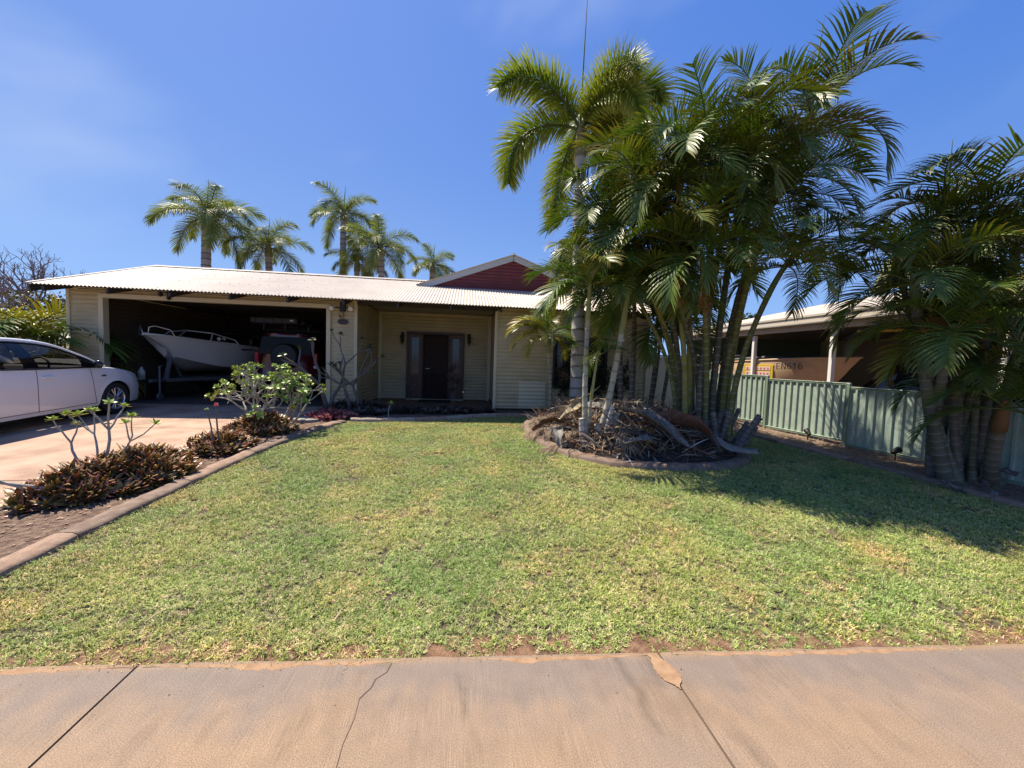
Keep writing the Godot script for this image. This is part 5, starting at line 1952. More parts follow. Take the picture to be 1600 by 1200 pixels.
	for q in [[-1.75, 4.05, -0.7, 200.0], [-0.75, 2.9, 0.6, 150.0], [-0.6, 2.8, 0.6, 120.0], [1.3, 3.3, 0.3, 30.0]]:
		frond(t, "dead", Vector3(q[0], q[1], q[2]), q[3], -0.2, 0.95, "dead_frond")
	# grey stubs of cut canes round the foot
	for i in 10:
		var a := R.randf_range(-0.4, 2.4)
		var rr := R.randf_range(0.25, 0.62)
		var b := Vector3(0.15 + cos(a) * rr, -0.08, sin(a) * rr * 0.8)
		var hh := R.randf_range(0.15, 0.6)
		var tp := b + Vector3(cos(a) * 0.55 * hh + R.randf_range(-0.1, 0.1), hh, sin(a) * 0.45 * hh)
		s = stem_mesh([b, b.lerp(tp, 0.5), tp], R.randf_range(0.035, 0.055), 0.038, 0.09, Color(0.19, 0.175, 0.16), Color(0.10, 0.09, 0.085), GREY, 0.0)
		obj("stub", s, M.tint, t)
	# --- slim cluster behind, against the wing wall
	t = thing("slim_palm_cluster", "slim dark stemmed palms standing between the foxtail and the large cluster", "palm tree", Vector3(3.7, 0.32, -8.3))
	for c in [[-0.30, 0.1, -0.55, 3.4, 0.0, 0.062], [0.05, -0.15, -0.05, 2.9, -0.1, 0.045], [0.30, 0.1, 0.42, 2.5, 0.1, 0.04], [0.42, -0.1, 0.62, 2.3, -0.1, 0.04], [0.60, 0.05, 0.9, 3.0, 0.0, 0.045], [-0.15, 0.25, -0.30, 4.2, 0.3, 0.05]]:
		var b := Vector3(c[0], 0, c[1])
		var tp := Vector3(c[2], c[3], c[4])
		s = stem_mesh([b, b.lerp(tp, 0.5) + Vector3(0.05, 0, 0), tp], c[5], c[5] * 0.75, 0.12, Color(0.13, 0.11, 0.09), Color(0.26, 0.235, 0.20), SHAFT, 0.5)
		var st := obj("cane", s, M.tint, t)
		crown(st, "cane", tp - Vector3(0, 0.1, 0), 8, 1.55, 1.2, -0.35, c[0] * 400.0, "cane_gold", 0.2)
	# --- young pair at the front of the island
	t = thing("young_palm_pair", "pair of young pale stemmed palms at the street side of the island", "palm tree", Vector3(2.18, 0.27, -6.40))
	for c in [[0.10, 0.0, 0.52, 2.65, 0.0, 0.060, 9, 1.2, 20.0], [-0.12, 0.02, -0.14, 2.75, -0.05, 0.052, 9, 1.25, 140.0], [-0.03, -0.08, 0.0, 1.55, 0.1, 0.03, 5, 0.55, 80.0]]:
		var b := Vector3(c[0], 0, c[1])
		var tp := Vector3(c[2], c[3], c[4])
		s = stem_mesh([b, b.lerp(tp, 0.4) + Vector3(0.04 * signf(c[0]), 0, 0), tp], c[5], c[5] * 0.72, 0.15, Color(0.38, 0.36, 0.28), Color(0.24, 0.22, 0.165), Color(0.26, 0.27, 0.11), 0.85)
		var st := obj("stem", s, M.tint, t)
		crown(st, "young", tp - Vector3(0, 0.1, 0), c[6], c[7], 1.25, 0.1, c[8], "cane_gold", 0.25)
	for c in [[0.16, 0.06, 0.30, 0.62], [0.26, 0.02, 0.42, 0.52], [-0.18, 0.05, -0.22, 0.42], [0.04, 0.12, 0.06, 0.35], [0.30, -0.05, 0.40, 0.4]]:
		s = stem_mesh([Vector3(c[0], -0.1, c[1]), Vector3((c[0] + c[2]) * 0.5, c[3] * 0.5, c[1]), Vector3(c[2], c[3], c[1])], 0.055, 0.045, 0.10, Color(0.42, 0.395, 0.35), Color(0.24, 0.21, 0.185), GREY, 0.0)
		obj("stub", s, M.tint, t)
	# --- small yellow palm at the island's far left
	t = thing("yellow_palm", "small yellowing palm in front of the wing wall left of the foxtail trunk", "palm tree", Vector3(2.02, 0.32, -9.0))
	s = stem_mesh([Vector3.ZERO, Vector3(-0.03, 0.9, 0), Vector3(-0.12, 1.95, 0)], 0.05, 0.035, 0.12, Color(0.32, 0.30, 0.22), GREY_D, Color(0.25, 0.25, 0.10), 0.5)
	obj("stem", s, M.tint, t)
	for f in [[178, 0.95, 1.0, "yellow"], [200, 0.25, 0.95, "yellow"], [160, 0.6, 0.9, "cane_gold"], [20, 0.2, 0.8, "yellow"], [90, 0.9, 0.9, "cane_gold"], [60, 0.3, 0.8, "young"], [120, 1.2, 0.9, "young"], [340, 0.7, 0.9, "young"], [250, 1.0, 0.9, "young"], [190, 0.7, 1.0, "yellow"], [150, -0.1, 0.8, "yellow"], [40, -0.2, 0.7, "yellow"], [100, 0.2, 0.8, "cane_gold"], [215, 1.2, 0.9, "cane_gold"]]:
		frond(t, f[3], Vector3(-0.12, 1.9, 0), f[0], f[1], f[2])
	# --- the right hand cluster by the fence
	t = thing("fence_palm_cluster", "leaning ringed palms in the bed against the green fence at right", "palm tree", Vector3(7.0, 0.12, -4.85))
	for c in [[-0.20, 0.14, -0.94, 2.83, 0.05, 0.080, 12, 1.25, Color(0.13, 0.12, 0.085)],
			[-0.01, 0.10, -0.03, 3.28, -0.10, 0.065, 12, 1.25, Color(0.13, 0.12, 0.09)],
			[0.10, -0.26, 0.09, 3.94, 0.05, 0.065, 13, 1.30, Color(0.13, 0.12, 0.09)],
			[-0.06, 0.15, -0.19, 3.83, -0.20, 0.055, 12, 1.25, Color(0.15, 0.13, 0.10)],
			[0.32, 0.05, 0.38, 3.38, 0.25, 0.055, 12, 1.20, Color(0.15, 0.13, 0.10)],
			[0.21, -0.12, -0.01, 2.57, 0.35, 0.055, 12, 1.15, Color(0.14, 0.13, 0.09)],
			[0.12, -0.28, -0.85, 2.14, 0.50, 0.065, 11, 1.05, Color(0.15, 0.135, 0.095)],
			[0.43, 0.22, -0.20, 1.20, 0.65, 0.080, 9, 1.00, Color(0.16, 0.13, 0.09)],
			[0.49, -0.02, 0.46, 2.09, 0.35, 0.055, 11, 1.10, Color(0.14, 0.13, 0.08)],
			[-0.11, 0.13, -0.63, 2.34, -0.05, 0.045, 10, 1.00, Color(0.14, 0.13, 0.08)],
			[-0.13, 0.23, -0.76, 3.20, -0.35, 0.045, 10, 1.15, Color(0.14, 0.13, 0.08)],
			[0.21, 0.13, 0.09, 1.73, 0.15, 0.045, 9, 1.00, Color(0.14, 0.13, 0.08)]]:
		var b := Vector3(c[0], -0.05, c[1])
		var tp := Vector3(c[2], c[3], c[4])
		s = stem_mesh([b, b.lerp(tp, 0.35) + Vector3((b.x - tp.x) * -0.12, 0, 0), tp], c[5], c[5] * 0.8, 0.11, c[8], Color(0.20, 0.185, 0.14), Color(0.20, 0.10, 0.045) if c[3] < 1.5 else SHAFT, 0.55)
		var st := obj("cane", s, M.tint, t)
		crown(st, "cane", tp - Vector3(0, 0.1, 0), c[6], c[7], 1.35, -0.3, c[0] * 700.0 + 40.0, "cane_gold", 0.18)
		if c[8] == Color(0.15, 0.13, 0.10) and c[2] < 0.3:
			spear(st, tp, 1.0)
	for q in [[-0.6, 2.4, -0.1, 130.0, 0.75], [0.35, 3.1, 0.05, 80.0, 0.95], [0.45, 1.5, 0.3, 20.0, 0.8]]:
		frond(t, "dead", Vector3(q[0], q[1], q[2]), q[3], -0.2, q[4], "dead_frond")
	for i in 7:
		var a := R.randf() * TAU
		var b := Vector3(0.15 + cos(a) * 0.3, -0.08, sin(a) * 0.25)
		s = stem_mesh([b, b + Vector3(cos(a) * 0.05, 0.18, 0.02), b + Vector3(cos(a) * 0.12, 0.38, 0.03)], 0.05, 0.045, 0.08, Color(0.2, 0.18, 0.16), GREY_D, GREY, 0.0)
		obj("stub", s, M.tint, t)
	# --- golden cane left of the garage
	t = thing("driveway_palm", "low sunlit golden cane palm beside the garage's left corner", "palm tree", Vector3(-10.05, 0.3, -10.3))
	for c in [[0.0, 0.0, 1.25, 0.05], [-0.6, 0.2, 1.1, 0.045], [0.3, -0.2, 1.0, 0.045], [-1.3, -0.1, 1.2, 0.045]]:
		s = stem_mesh([Vector3(c[0], 0, c[1]), Vector3(c[0], c[2] * 0.5, c[1]), Vector3(c[0], c[2], c[1])], c[3], c[3] * 0.8, 0.1, CANE_G, CANE_R, SHAFT, 0.3)
		var st := obj("cane", s, M.tint, t)
		crown(st, "yellow", Vector3(c[0], c[2] - 0.05, c[1]), 9, 1.85, 1.25, 0.3, c[0] * 300.0, "young", 0.6)
	for f in [[10, 0.75, 1.6], [5, 0.1, 1.5], [25, 0.5, 1.5]]:
		frond(t, "cane", Vector3(0.3, 1.15, 0.25), f[0], f[1], f[2])

# ------------------------------------------------------------------ dead fronds on the island
func sheath_mesh(L: float, w: float, curl: float, arch: float, sd: int) -> SurfaceTool:
	var rg := RandomNumberGenerator.new()
	rg.seed = sd
	var s := mk(true)
	var rows := []
	var n := 14
	var ph := rg.randf() * 6.0
	for i in n + 1:
		var u := float(i) / n
		var ww := w * (0.08 + 0.92 * pow(sin(PI * clampf(0.04 + u * 0.93, 0.0, 1.0)), 0.8)) * (1.0 + 0.12 * sin(u * 11.0 + ph))
		var tw := (u - 0.5) * rg.randf_range(0.9, 1.1) * 1.1
		var row := PackedVector3Array()
		for k in 9:
			var a := (k / 8.0 - 0.5) * 2.0 * curl
			var cy := ww * (1.0 - cos(a)) * 0.75 + 0.012 * sin(u * 13.0 + ph + k * 1.7) + 0.006 * sin(k * 2.9 + ph)
			var cz := ww * sin(a) + 0.014 * sin(u * 17.0 + k * 0.9)
			row.append(Vector3((u - 0.5) * L + 0.03 * sin(k * 1.9 + ph) * absf(u - 0.5) * 2.0, arch * 2.0 * sin(PI * u) + cy * cos(tw) - cz * sin(tw), cz * cos(tw) + cy * sin(tw) + 0.05 * sin(u * 4.0 + ph)))
		rows.append(row)
	grid(s, rows, true)
	# give it thickness: the inner skin
	var inn := []
	for r in rows:
		var q := PackedVector3Array()
		for p in r:
			q.append(p + Vector3(0, 0.012, 0))
		inn.append(q)
	grid(s, inn)
	return s

func build_litter() -> void:
	R.seed = 99
	var t := thing("dead_frond_pile", "heap of dry brown palm fronds covering the island mound", "dead fronds", Vector3(3.0, 0.0, -7.0))
	for i in 46:
		var a := R.randf() * TAU
		var rr := sqrt(R.randf())
		var x := 2.75 + cos(a) * 1.35 * rr + (0.3 if i % 3 == 0 else 0.0)
		var z := -7.05 + sin(a) * 1.55 * rr
		if i < 22:
			x = R.randf_range(1.55, 2.2)
			z = R.randf_range(-8.3, -6.3)
		if i >= 22 and i < 40:
			x = R.randf_range(2.0, 3.6)
			z = R.randf_range(-8.8, -7.6)
		var up := 0.06 + 0.30 * island_in(x, z) + R.randf() * 0.24 * island_in(x, z)
		var az := R.randf() * 360.0
		if i < 22:
			az = R.randf_range(130, 220)
		frond(t, "litter", Vector3(x - 3.0, gy(z) + up, z + 7.0), az, R.randf_range(-0.5, 0.35), R.randf_range(0.45, 0.9), "dead_frond")
	# loose dry leaflets and strips, standing and lying every way
	var lf := mk(true)
	for g in 4:
		var w0: float = [0.004, 0.0075, 0.007, 0.004][g]
		var w1: float = [0.0075, 0.007, 0.004, 0.0008][g]
		var y0: float = [0.0, 0.014, 0.018, 0.010][g]
		var y1: float = [0.014, 0.018, 0.010, -0.012][g]
		lf.set_smooth_group(0)
		quad_o(lf, Vector3(g * 0.075, y0, -w0), Vector3(g * 0.075 + 0.075, y1, -w1), Vector3(g * 0.075 + 0.075, y1, w1), Vector3(g * 0.075, y0, w0), Vector3.UP)
	lf.generate_normals()
	var me := lf.commit()
	var at := []
	var col := []
	for i in 3800:
		var x := R.randf_range(1.3, 5.0)
		var z := R.randf_range(-9.7, -5.35)
		if i < 1500:
			x = R.randf_range(1.4, 2.3)
			z = R.randf_range(-8.6, -6.1)
		elif i < 2600:
			x = R.randf_range(2.0, 3.9)
			z = R.randf_range(-7.6, -5.6)
		var k := island_in(x, z)
		if k <= 0.02:
			continue
		var b := Basis(Vector3.UP, R.randf() * TAU) * Basis(Vector3.BACK, R.randf_range(-0.75, 0.9)) * Basis(Vector3.RIGHT, R.randf_range(-1.2, 1.2))
		var sc := R.randf_range(0.5, 1.7)
		at.append(Transform3D(b.scaled(Vector3(sc, sc, R.randf_range(0.7, 1.8))), Vector3(x, gy(z) + 0.04 + 0.31 * k + pow(R.randf(), 2.0) * 0.30 * k, z) - Vector3(3.0, 0.0, -7.0)))
		var v := R.randf_range(0.45, 1.35)
		var pick := R.randf()
		var c := Color(0.30, 0.225, 0.15)
		if pick < 0.25:
			c = Color(0.34, 0.31, 0.27)
		elif pick < 0.50:
			c = Color(0.10, 0.065, 0.045)
		elif pick < 0.62:
			c = Color(0.24, 0.11, 0.06)
		col.append(c * v)
	scatter("loose_leaflets", me, M.tint, at, col, t)
	# the big sheaths, each a thing
	var list := [
		["long split grey sheath lying across the middle of the dead fronds", Vector3(2.98, 0.62, -5.97), -38.0, -22.0, 15.0, 1.25, 0.13, 1.2, M.sheath_grey],
		["broad red brown sheath curled open in the middle of the pile", Vector3(3.42, 0.62, -5.95), -14.0, -12.0, -55.0, 1.05, 0.23, 0.95, M.sheath_red],
		["pale grey sheath draped over the right of the pile down to the edging", Vector3(4.22, 0.54, -5.82), -35.0, -26.0, 165.0, 0.95, 0.13, 1.3, M.sheath_pale],
		["cream and yellow sheath leaning on the foxtail palm's foot", Vector3(2.05, 0.70, -7.12), 25.0, 24.0, 20.0, 0.75, 0.13, 1.2, M.sheath_cream],
		["small pale sheath tip standing at the left edging of the island", Vector3(1.62, 0.34, -6.35), 60.0, 40.0, 0.0, 0.42, 0.10, 1.1, M.sheath_pale],
		["grey brown sheath arched behind the red brown one", Vector3(3.75, 0.67, -6.27), 8.0, 4.0, 175.0, 0.9, 0.16, 1.2, M.sheath_grey],
		["dull olive sheath half buried under the right of the pile", Vector3(3.85, 0.36, -5.85), -4.0, -4.0, 170.0, 0.6, 0.12, 1.0, M.sheath_olive],
		["thin white sheath scrap lying on the right edging by the fence palms", Vector3(6.55, 0.18, -4.30), -30.0, -6.0, 160.0, 0.55, 0.05, 1.0, M.sheath_pale],
		["curled pale sheath scrap on the soil right of the fence palms", Vector3(7.25, 0.22, -4.50), 70.0, -30.0, 20.0, 0.45, 0.07, 1.3, M.sheath_pale],
		["short broad pale sheath lying flat in the middle front of the island bed", Vector3(2.72, 0.36, -5.72), 12.0, -6.0, 10.0, 0.62, 0.15, 0.8, M.sheath_pale],
		["split grey tan sheath tilted up between the young palm pair and the red brown sheath", Vector3(2.75, 0.58, -6.40), -65.0, 22.0, -30.0, 0.7, 0.16, 1.0, M.sheath_grey],
		["flat pale sheath lying right behind the young palm pair", Vector3(2.4, 0.70, -7.05), -15.0, 5.0, 20.0, 0.85, 0.17, 0.9, M.sheath_pale],
		["narrow red brown sheath sticking out over the left edging of the island", Vector3(1.60, 0.42, -7.0), 160.0, -12.0, 15.0, 0.7, 0.11, 1.1, M.sheath_red]]
	for i in list.size():
		var q: Array = list[i]
		var o := obj("palm_sheath", sheath_mesh(q[5], q[6], q[7], 0.06, 40 + i), q[8])
		tag(o, q[0], "palm sheath")
		o.transform = Transform3D(Basis(Vector3.UP, deg_to_rad(q[2])) * Basis(Vector3.BACK, deg_to_rad(q[3])) * Basis(Vector3.RIGHT, deg_to_rad(q[4])), q[1])
	# thin litter in the fence bed
	at = []
	col = []
	for i in 900:
		var z := R.randf_range(-9.4, -2.4)
		var x := lerpf(6.05, 7.2, R.randf()) + (z + 8.0) * 0.12
		at.append(Transform3D((Basis(Vector3.UP, R.randf() * TAU) * Basis(Vector3.BACK, R.randf_range(-0.25, 0.25))).scaled(Vector3.ONE * R.randf_range(0.3, 1.1)), Vector3(x, gy(z) + 0.03, z)))
		var v := R.randf_range(0.5, 1.3)
		col.append(Color(0.27 * v, 0.20 * v, 0.14 * v))
	for i in 900:
		var z := R.randf_range(-8.4, -2.3)
		var x := lerpf(-4.1, -3.0, R.randf()) - (z + 3.0) * 0.06
		at.append(Transform3D((Basis(Vector3.UP, R.randf() * TAU) * Basis(Vector3.BACK, R.randf_range(-0.25, 0.25))).scaled(Vector3.ONE * R.randf_range(0.08, 0.3)), Vector3(x, gy(z) + 0.02, z)))
		var v := R.randf_range(0.4, 1.5)
		col.append(Color(0.27 * v, 0.20 * v, 0.14 * v))
	scatter("leaf_litter", me, M.tint, at, col)
	# leaf scraps and twigs on the lawn
	for q in [["dry straw coloured leaf strip on the lawn near the footpath", Vector3(-0.72, 0.0, -2.36), 1.4, 0.45], ["dry pale twig on the lawn at lower left", Vector3(-1.78, 0.0, -2.42), 1.2, 0.5], ["small brown leaf strip in the shaded lawn at right", Vector3(4.4, 0.10, -4.05), 0.2, 0.5]]:
		var o := obj("dry_leaf", me, M.straw)
		tag(o, q[0], "dry leaf")
		o.transform = Transform3D((Basis(Vector3.UP, q[2]) * Basis(Vector3.BACK, 0.1)).scaled(Vector3.ONE * q[3]), q[1] + Vector3(0, 0.035, 0))
	# garden spotlights
	for q in [[7.22, -5.75, 0.6, "small black garden spotlight in the fence bed beside the leaning palms"], [6.92, -7.15, 2.2, "small black garden stake light before the sunlit middle of the fence"]]:
		var g := thing("garden_light", q[3], "garden light", G(q[0], q[1]), q[2], "black garden lights along the fence")
		var s := mk()
		rod(s, Vector3(0, -0.05, 0), Vector3(0, 0.13, 0), 0.011, 8)
		obj("stake", s, M.black, g)
		s = mk()
		lathe(s, [Vector2(0, -0.07), Vector2(0.03, -0.065), Vector2(0.045, 0.0), Vector2(0.052, 0.07), Vector2(0.046, 0.07), Vector2(0.0, 0.055)], Vector3(0, 0.16, 0), Vector3(0.5, 0.45, 0.5), 14)
		obj("lamp_head", s, M.black, g)

# ------------------------------------------------------------------ desert roses and other shrubs
func leaf_cluster_mesh(n: int, L: float, w: float, c0: Color, c1: Color, sd: int) -> ArrayMesh:
	var rg := RandomNumberGenerator.new()
	rg.seed = sd
	var s := mk(true)
	for i in n:
		var az := i * 2.399 + rg.randf_range(-0.2, 0.2)
		var el := lerpf(1.1, 0.05, float(i) / n)
		var D: Vector3 = Vector3(cos(az) * cos(el), sin(el), sin(az) * cos(el))
		var W: Vector3 = Vector3(-sin(az), 0, cos(az))
		var N: Vector3 = W.cross(D)
		var l := L * rg.randf_range(0.75, 1.1)
		var c := c0.lerp(c1, rg.randf())
		var prev := []
		for g in 5:
			var f := g / 4.0
			var ww: float = w * [0.25, 0.7, 1.0, 0.85, 0.08][g]
			var p := D * l * f - Vector3.UP * 0.18 * l * f * f
			var ring := [p - W * ww, p - N * ww * 0.18, p + W * ww]
			if g:
				for h in 2:
					s.set_color(c * (0.9 + 0.15 * f))
					s.add_vertex(prev[h]); s.add_vertex(ring[h + 1]); s.add_vertex(prev[h + 1])
					s.add_vertex(prev[h]); s.add_vertex(ring[h]); s.add_vertex(ring[h + 1])
			prev = ring
	s.generate_normals()
	return s.commit()

func branchy(s: SurfaceTool, tips: Array, a: Vector3, d: Vector3, L: float, r: float, depth: int, spread: float, rise: float, col: Color) -> void:
	var p := [a]
	var rr := [r]
	var q := a
	var dd := d
	for i in 4:
		dd = (dd + Vector3(R.randf_range(-0.28, 0.28), R.randf_range(-0.1, 0.1) + rise, R.randf_range(-0.28, 0.28))).normalized()
		q += dd * L / 4.0
		p.append(q)
		rr.append(lerpf(r, r * 0.66, (i + 1) / 4.0))
	tube(s, p, rr, 6 if depth > 0 else 5)
	if depth == 0:
		tips.append([q, dd])
		return
	var n := 2 if R.randf() < 0.6 else 3
	var f := frame_of(dd)
	var ph := R.randf() * TAU
	for k in n:
		var a2 := ph + TAU * k / n + R.randf_range(-0.4, 0.4)
		var nd := (dd + (f.x * cos(a2) + f.y * sin(a2)) * spread * R.randf_range(0.7, 1.2)).normalized()
		branchy(s, tips, q, nd, L * R.randf_range(0.62, 0.9), r * 0.66, depth - 1, spread, rise, col)

func desert_rose(label: String, at: Vector3, stems: Array, leafm: Array, m: Material, scale := 1.0, flower := 0.0, share := 1.0) -> void:
	# stems: [base offset, direction, length, radius, depth]
	var t := thing("desert_rose", label, "shrub", at)
	var tips := []
	for st in stems:
		var s := mk(true)
		branchy(s, tips, st[0], st[1].normalized(), st[2], st[3], st[4], 0.75, 0.05, Color.WHITE)
		obj("branches", s, m, t)
	for tp in tips:
		if R.randf() > share:
			continue
		var o := obj("leaf_cluster", leafm[R.randi() % leafm.size()], M.leaf, t)
		var up: Vector3 = (tp[1] + Vector3.UP * 0.8).normalized()
		var f := frame_of(up)
		o.transform = Transform3D((Basis(f.x, up, f.x.cross(up)) * Basis(Vector3.UP, R.randf() * TAU)).scaled(Vector3.ONE * scale * R.randf_range(0.75, 1.15)), tp[0] - tp[1] * 0.01)
		if R.randf() < flower:
			var fl := obj("flower", M_flower, M.leaf, t)
			fl.transform = Transform3D(Basis.from_scale(Vector3.ONE * 0.8), tp[0] + up * 0.03)

var M_flower: ArrayMesh

func build_shrubs() -> void:
	R.seed = 321
	var lush := []
	var dark := []
	for i in 3:
		lush.append(leaf_cluster_mesh(11, 0.10, 0.022, Color(0.22, 0.33, 0.06), Color(0.38, 0.45, 0.11), 20 + i))
		dark.append(leaf_cluster_mesh(9, 0.11, 0.024, Color(0.04, 0.07, 0.025), Color(0.06, 0.09, 0.03), 30 + i))
	M_flower = leaf_cluster_mesh(5, 0.035, 0.016, Color(0.62, 0.10, 0.16), Color(0.75, 0.25, 0.30), 77)
	var V := func(x, y, z): return Vector3(x, y, z)
	desert_rose("spreading desert rose with pale branches and bright green leaves before the garage", G(-3.36, -7.75), [
		[Vector3(-0.18, 0, 0.0), Vector3(-0.8, 0.9, 0.1), 0.36, 0.034, 4], [Vector3(-0.16, 0, 0.05), Vector3(-0.30, 1.0, 0.15), 0.36, 0.038, 4], [Vector3(-0.02, 0, 0.0), Vector3(-0.05, 1.0, -0.1), 0.42, 0.04, 4],
		[Vector3(0.06, 0, 0.0), Vector3(0.35, 1.0, 0.1), 0.36, 0.034, 4], [Vector3(0.12, 0, 0.05), Vector3(0.75, 0.8, 0.1), 0.34, 0.032, 4], [Vector3(-0.22, 0, 0.0), Vector3(-1.0, 0.55, 0.0), 0.46, 0.028, 3], [Vector3(0.16, 0, 0.0), Vector3(1.0, 0.6, 0.0), 0.36, 0.026, 3]], lush, M.pale_bark, 0.85, 0.0, 0.72)
	desert_rose("sparse desert rose with knobbly stems rising from the near end of the big clump", G(-3.92, -4.80), [
		[Vector3(0.02, 0.15, 0), Vector3(-0.12, 1, 0.0), 0.44, 0.018, 1], [Vector3(0.06, 0.15, 0), Vector3(0.5, 0.7, 0), 0.36, 0.013, 1], [Vector3(-0.10, 0.15, 0.05), Vector3(-0.7, 0.6, 0.1), 0.36, 0.015, 1], [Vector3(-0.02, 0.2, 0), Vector3(-0.3, 0.9, -0.1), 0.38, 0.013, 1]], lush, M.pale_bark, 0.85)
	desert_rose("low desert rose branch reaching left over the driveway edge", G(-3.86, -4.20), [
		[Vector3(0.0, 0.16, 0), Vector3(-1.0, 0.30, 0.1), 0.36, 0.018, 1], [Vector3(0.0, 0.14, 0.02), Vector3(-1.0, 0.12, 0.0), 0.40, 0.016, 1]], lush, M.pale_bark, 0.8)
	desert_rose("dark desert rose with few leaves and red flowers against the garage pier", G(-2.82, -9.45), [
		[Vector3(-0.25, 0, 0), Vector3(-0.2, 1.0, 0.05), 0.70, 0.055, 2], [Vector3(-0.22, 0, 0.05), Vector3(0.15, 1.0, 0), 0.65, 0.045, 3], [Vector3(0.25, 0, 0), Vector3(-0.35, 1, 0), 0.6, 0.05, 2], [Vector3(0.45, 0, 0), Vector3(0.15, 1, 0), 0.65, 0.045, 2]], dark, M.grey_bark, 1.0, 0.12, 0.75)
	desert_rose("single young sprig with one leaf tuft in front of the porch bed", G(-1.60, -8.72), [[Vector3(0.03, 0, 0), Vector3(-0.35, 1, 0), 0.36, 0.012, 0]], lush, M.pale_bark, 0.95)
	# two thin flower stalks
	var t := thing("flower_stalks", "two thin bare stalks tipped with a pink flower and a green bud", "flower", G(-3.38, -5.95))
	var s := mk(true)
	tube(s, [Vector3(0, 0.2, 0), Vector3(-0.02, 0.45, 0), Vector3(-0.03, 0.68, 0)], [0.012, 0.010, 0.008], 6)
	tube(s, [Vector3(-0.07, 0.2, 0), Vector3(-0.10, 0.42, 0), Vector3(-0.15, 0.63, 0)], [0.011, 0.009, 0.007], 6)
	obj("stalk", s, M.grey_bark, t)
	for k in 3:
		var fl := obj("flower", M_flower, M.leaf, t)
		fl.transform = Transform3D(Basis(Vector3.UP, k * 2.0) * Basis(Vector3.RIGHT, 0.7 * k), Vector3(-0.03, 0.69 + 0.008 * k, 0))
	var bd := obj("bud", lush[0], M.leaf, t)
	bd.transform = Transform3D(Basis.from_scale(Vector3.ONE * 0.4), Vector3(-0.15, 0.63, 0))
	# spiky thin plant by the door
	t = thing("dracaena", "thin reddish spiky leaved plant standing before the entry door", "shrub", Vector3(-0.30, 0.28, -11.15))
	s = mk(true)
	for q in [[0.0, 0.0, -0.06, 1.05], [0.04, 0.03, 0.10, 0.75], [-0.03, 0.02, 0.02, 0.45]]:
		tube(s, [Vector3(q[0], 0, q[1]), Vector3((q[0] + q[2]) * 0.5, q[3] * 0.5, q[1]), Vector3(q[2], q[3], q[1])], [0.016, 0.014, 0.012], 6)
	obj("stem", s, M.grey_bark, t)
	var spiky := leaf_cluster_mesh(46, 0.46, 0.010, Color(0.10, 0.06, 0.05), Color(0.16, 0.10, 0.08), 55)
	for q in [[-0.06, 1.05, 1.0], [0.10, 0.75, 0.9], [0.02, 0.5, 0.8], [-0.10, 0.80, 0.7]]:
		var o := obj("leaf_tuft", spiky, M.leaf_dark, t)
		o.transform = Transform3D(Basis(Vector3.UP, q[1] * 9.0).scaled(Vector3.ONE * q[2]), Vector3(q[0], q[1] - 0.1, 0.02))
	build_clumps()
	# dense dark bushes under the wing window
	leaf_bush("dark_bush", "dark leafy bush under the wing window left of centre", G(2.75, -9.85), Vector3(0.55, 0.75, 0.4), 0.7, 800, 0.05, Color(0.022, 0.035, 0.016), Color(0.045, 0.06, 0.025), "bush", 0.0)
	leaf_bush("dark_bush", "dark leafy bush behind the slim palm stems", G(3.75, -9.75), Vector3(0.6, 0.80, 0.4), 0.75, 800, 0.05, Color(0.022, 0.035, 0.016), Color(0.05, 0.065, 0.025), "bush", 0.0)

func leaf_bush(called: String, label: String, at: Vector3, r: Vector3, cy: float, n: int, leaf: float, c0: Color, c1: Color, cat: String, trunk: float) -> void:
	var t := thing(called, label, cat, at)
	if trunk > 0.0:
		var s := mk(true)
		tube(s, [Vector3.ZERO, Vector3(0.1, cy * 0.5, 0), Vector3(0, cy, 0)], [trunk, trunk * 0.8, trunk * 0.4], 8)
		for k in 6:
			var a := TAU * k / 6.0
			tube(s, [Vector3(0.05, cy * 0.55, 0), Vector3(cos(a) * r.x * 0.4, cy * 0.85, sin(a) * r.z * 0.4), Vector3(cos(a) * r.x * 0.7, cy + r.y * 0.3, sin(a) * r.z * 0.7)], [trunk * 0.45, trunk * 0.3, 0.02], 6)
		obj("trunk", s, M.grey_bark, t)
	var me := leaf_cluster_mesh(5, 1.0, 0.22, Color.WHITE * 0.8, Color.WHITE, 61)
	var at_ := []
	var col := []
	var blobs := []
	for k in 14:
		var d := Vector3(R.randfn(), R.randfn(), R.randfn()).normalized() * pow(R.randf(), 0.4)
		blobs.append([Vector3(d.x * r.x, cy + d.y * r.y, d.z * r.z) * Vector3(0.8, 1, 0.8), R.randf_range(0.28, 0.5)])
	for i in n:
		var bl: Array = blobs[R.randi() % blobs.size()]
		var d := Vector3(R.randfn(), R.randfn(), R.randfn()).normalized() * pow(R.randf(), 0.5)
		var p: Vector3 = bl[0] + d * bl[1] * r
		if p.y < 0.03:
			p.y = R.randf() * 0.2
		at_.append(Transform3D(Basis(Quaternion(Vector3(R.randfn(), R.randfn(), R.randfn()).normalized(), R.randf() * 3.0)).scaled(Vector3.ONE * leaf * R.randf_range(0.6, 1.4)), p))
		col.append(c0.lerp(c1, R.randf()))
	scatter("crown", me, M.leaf, at_, col, t)

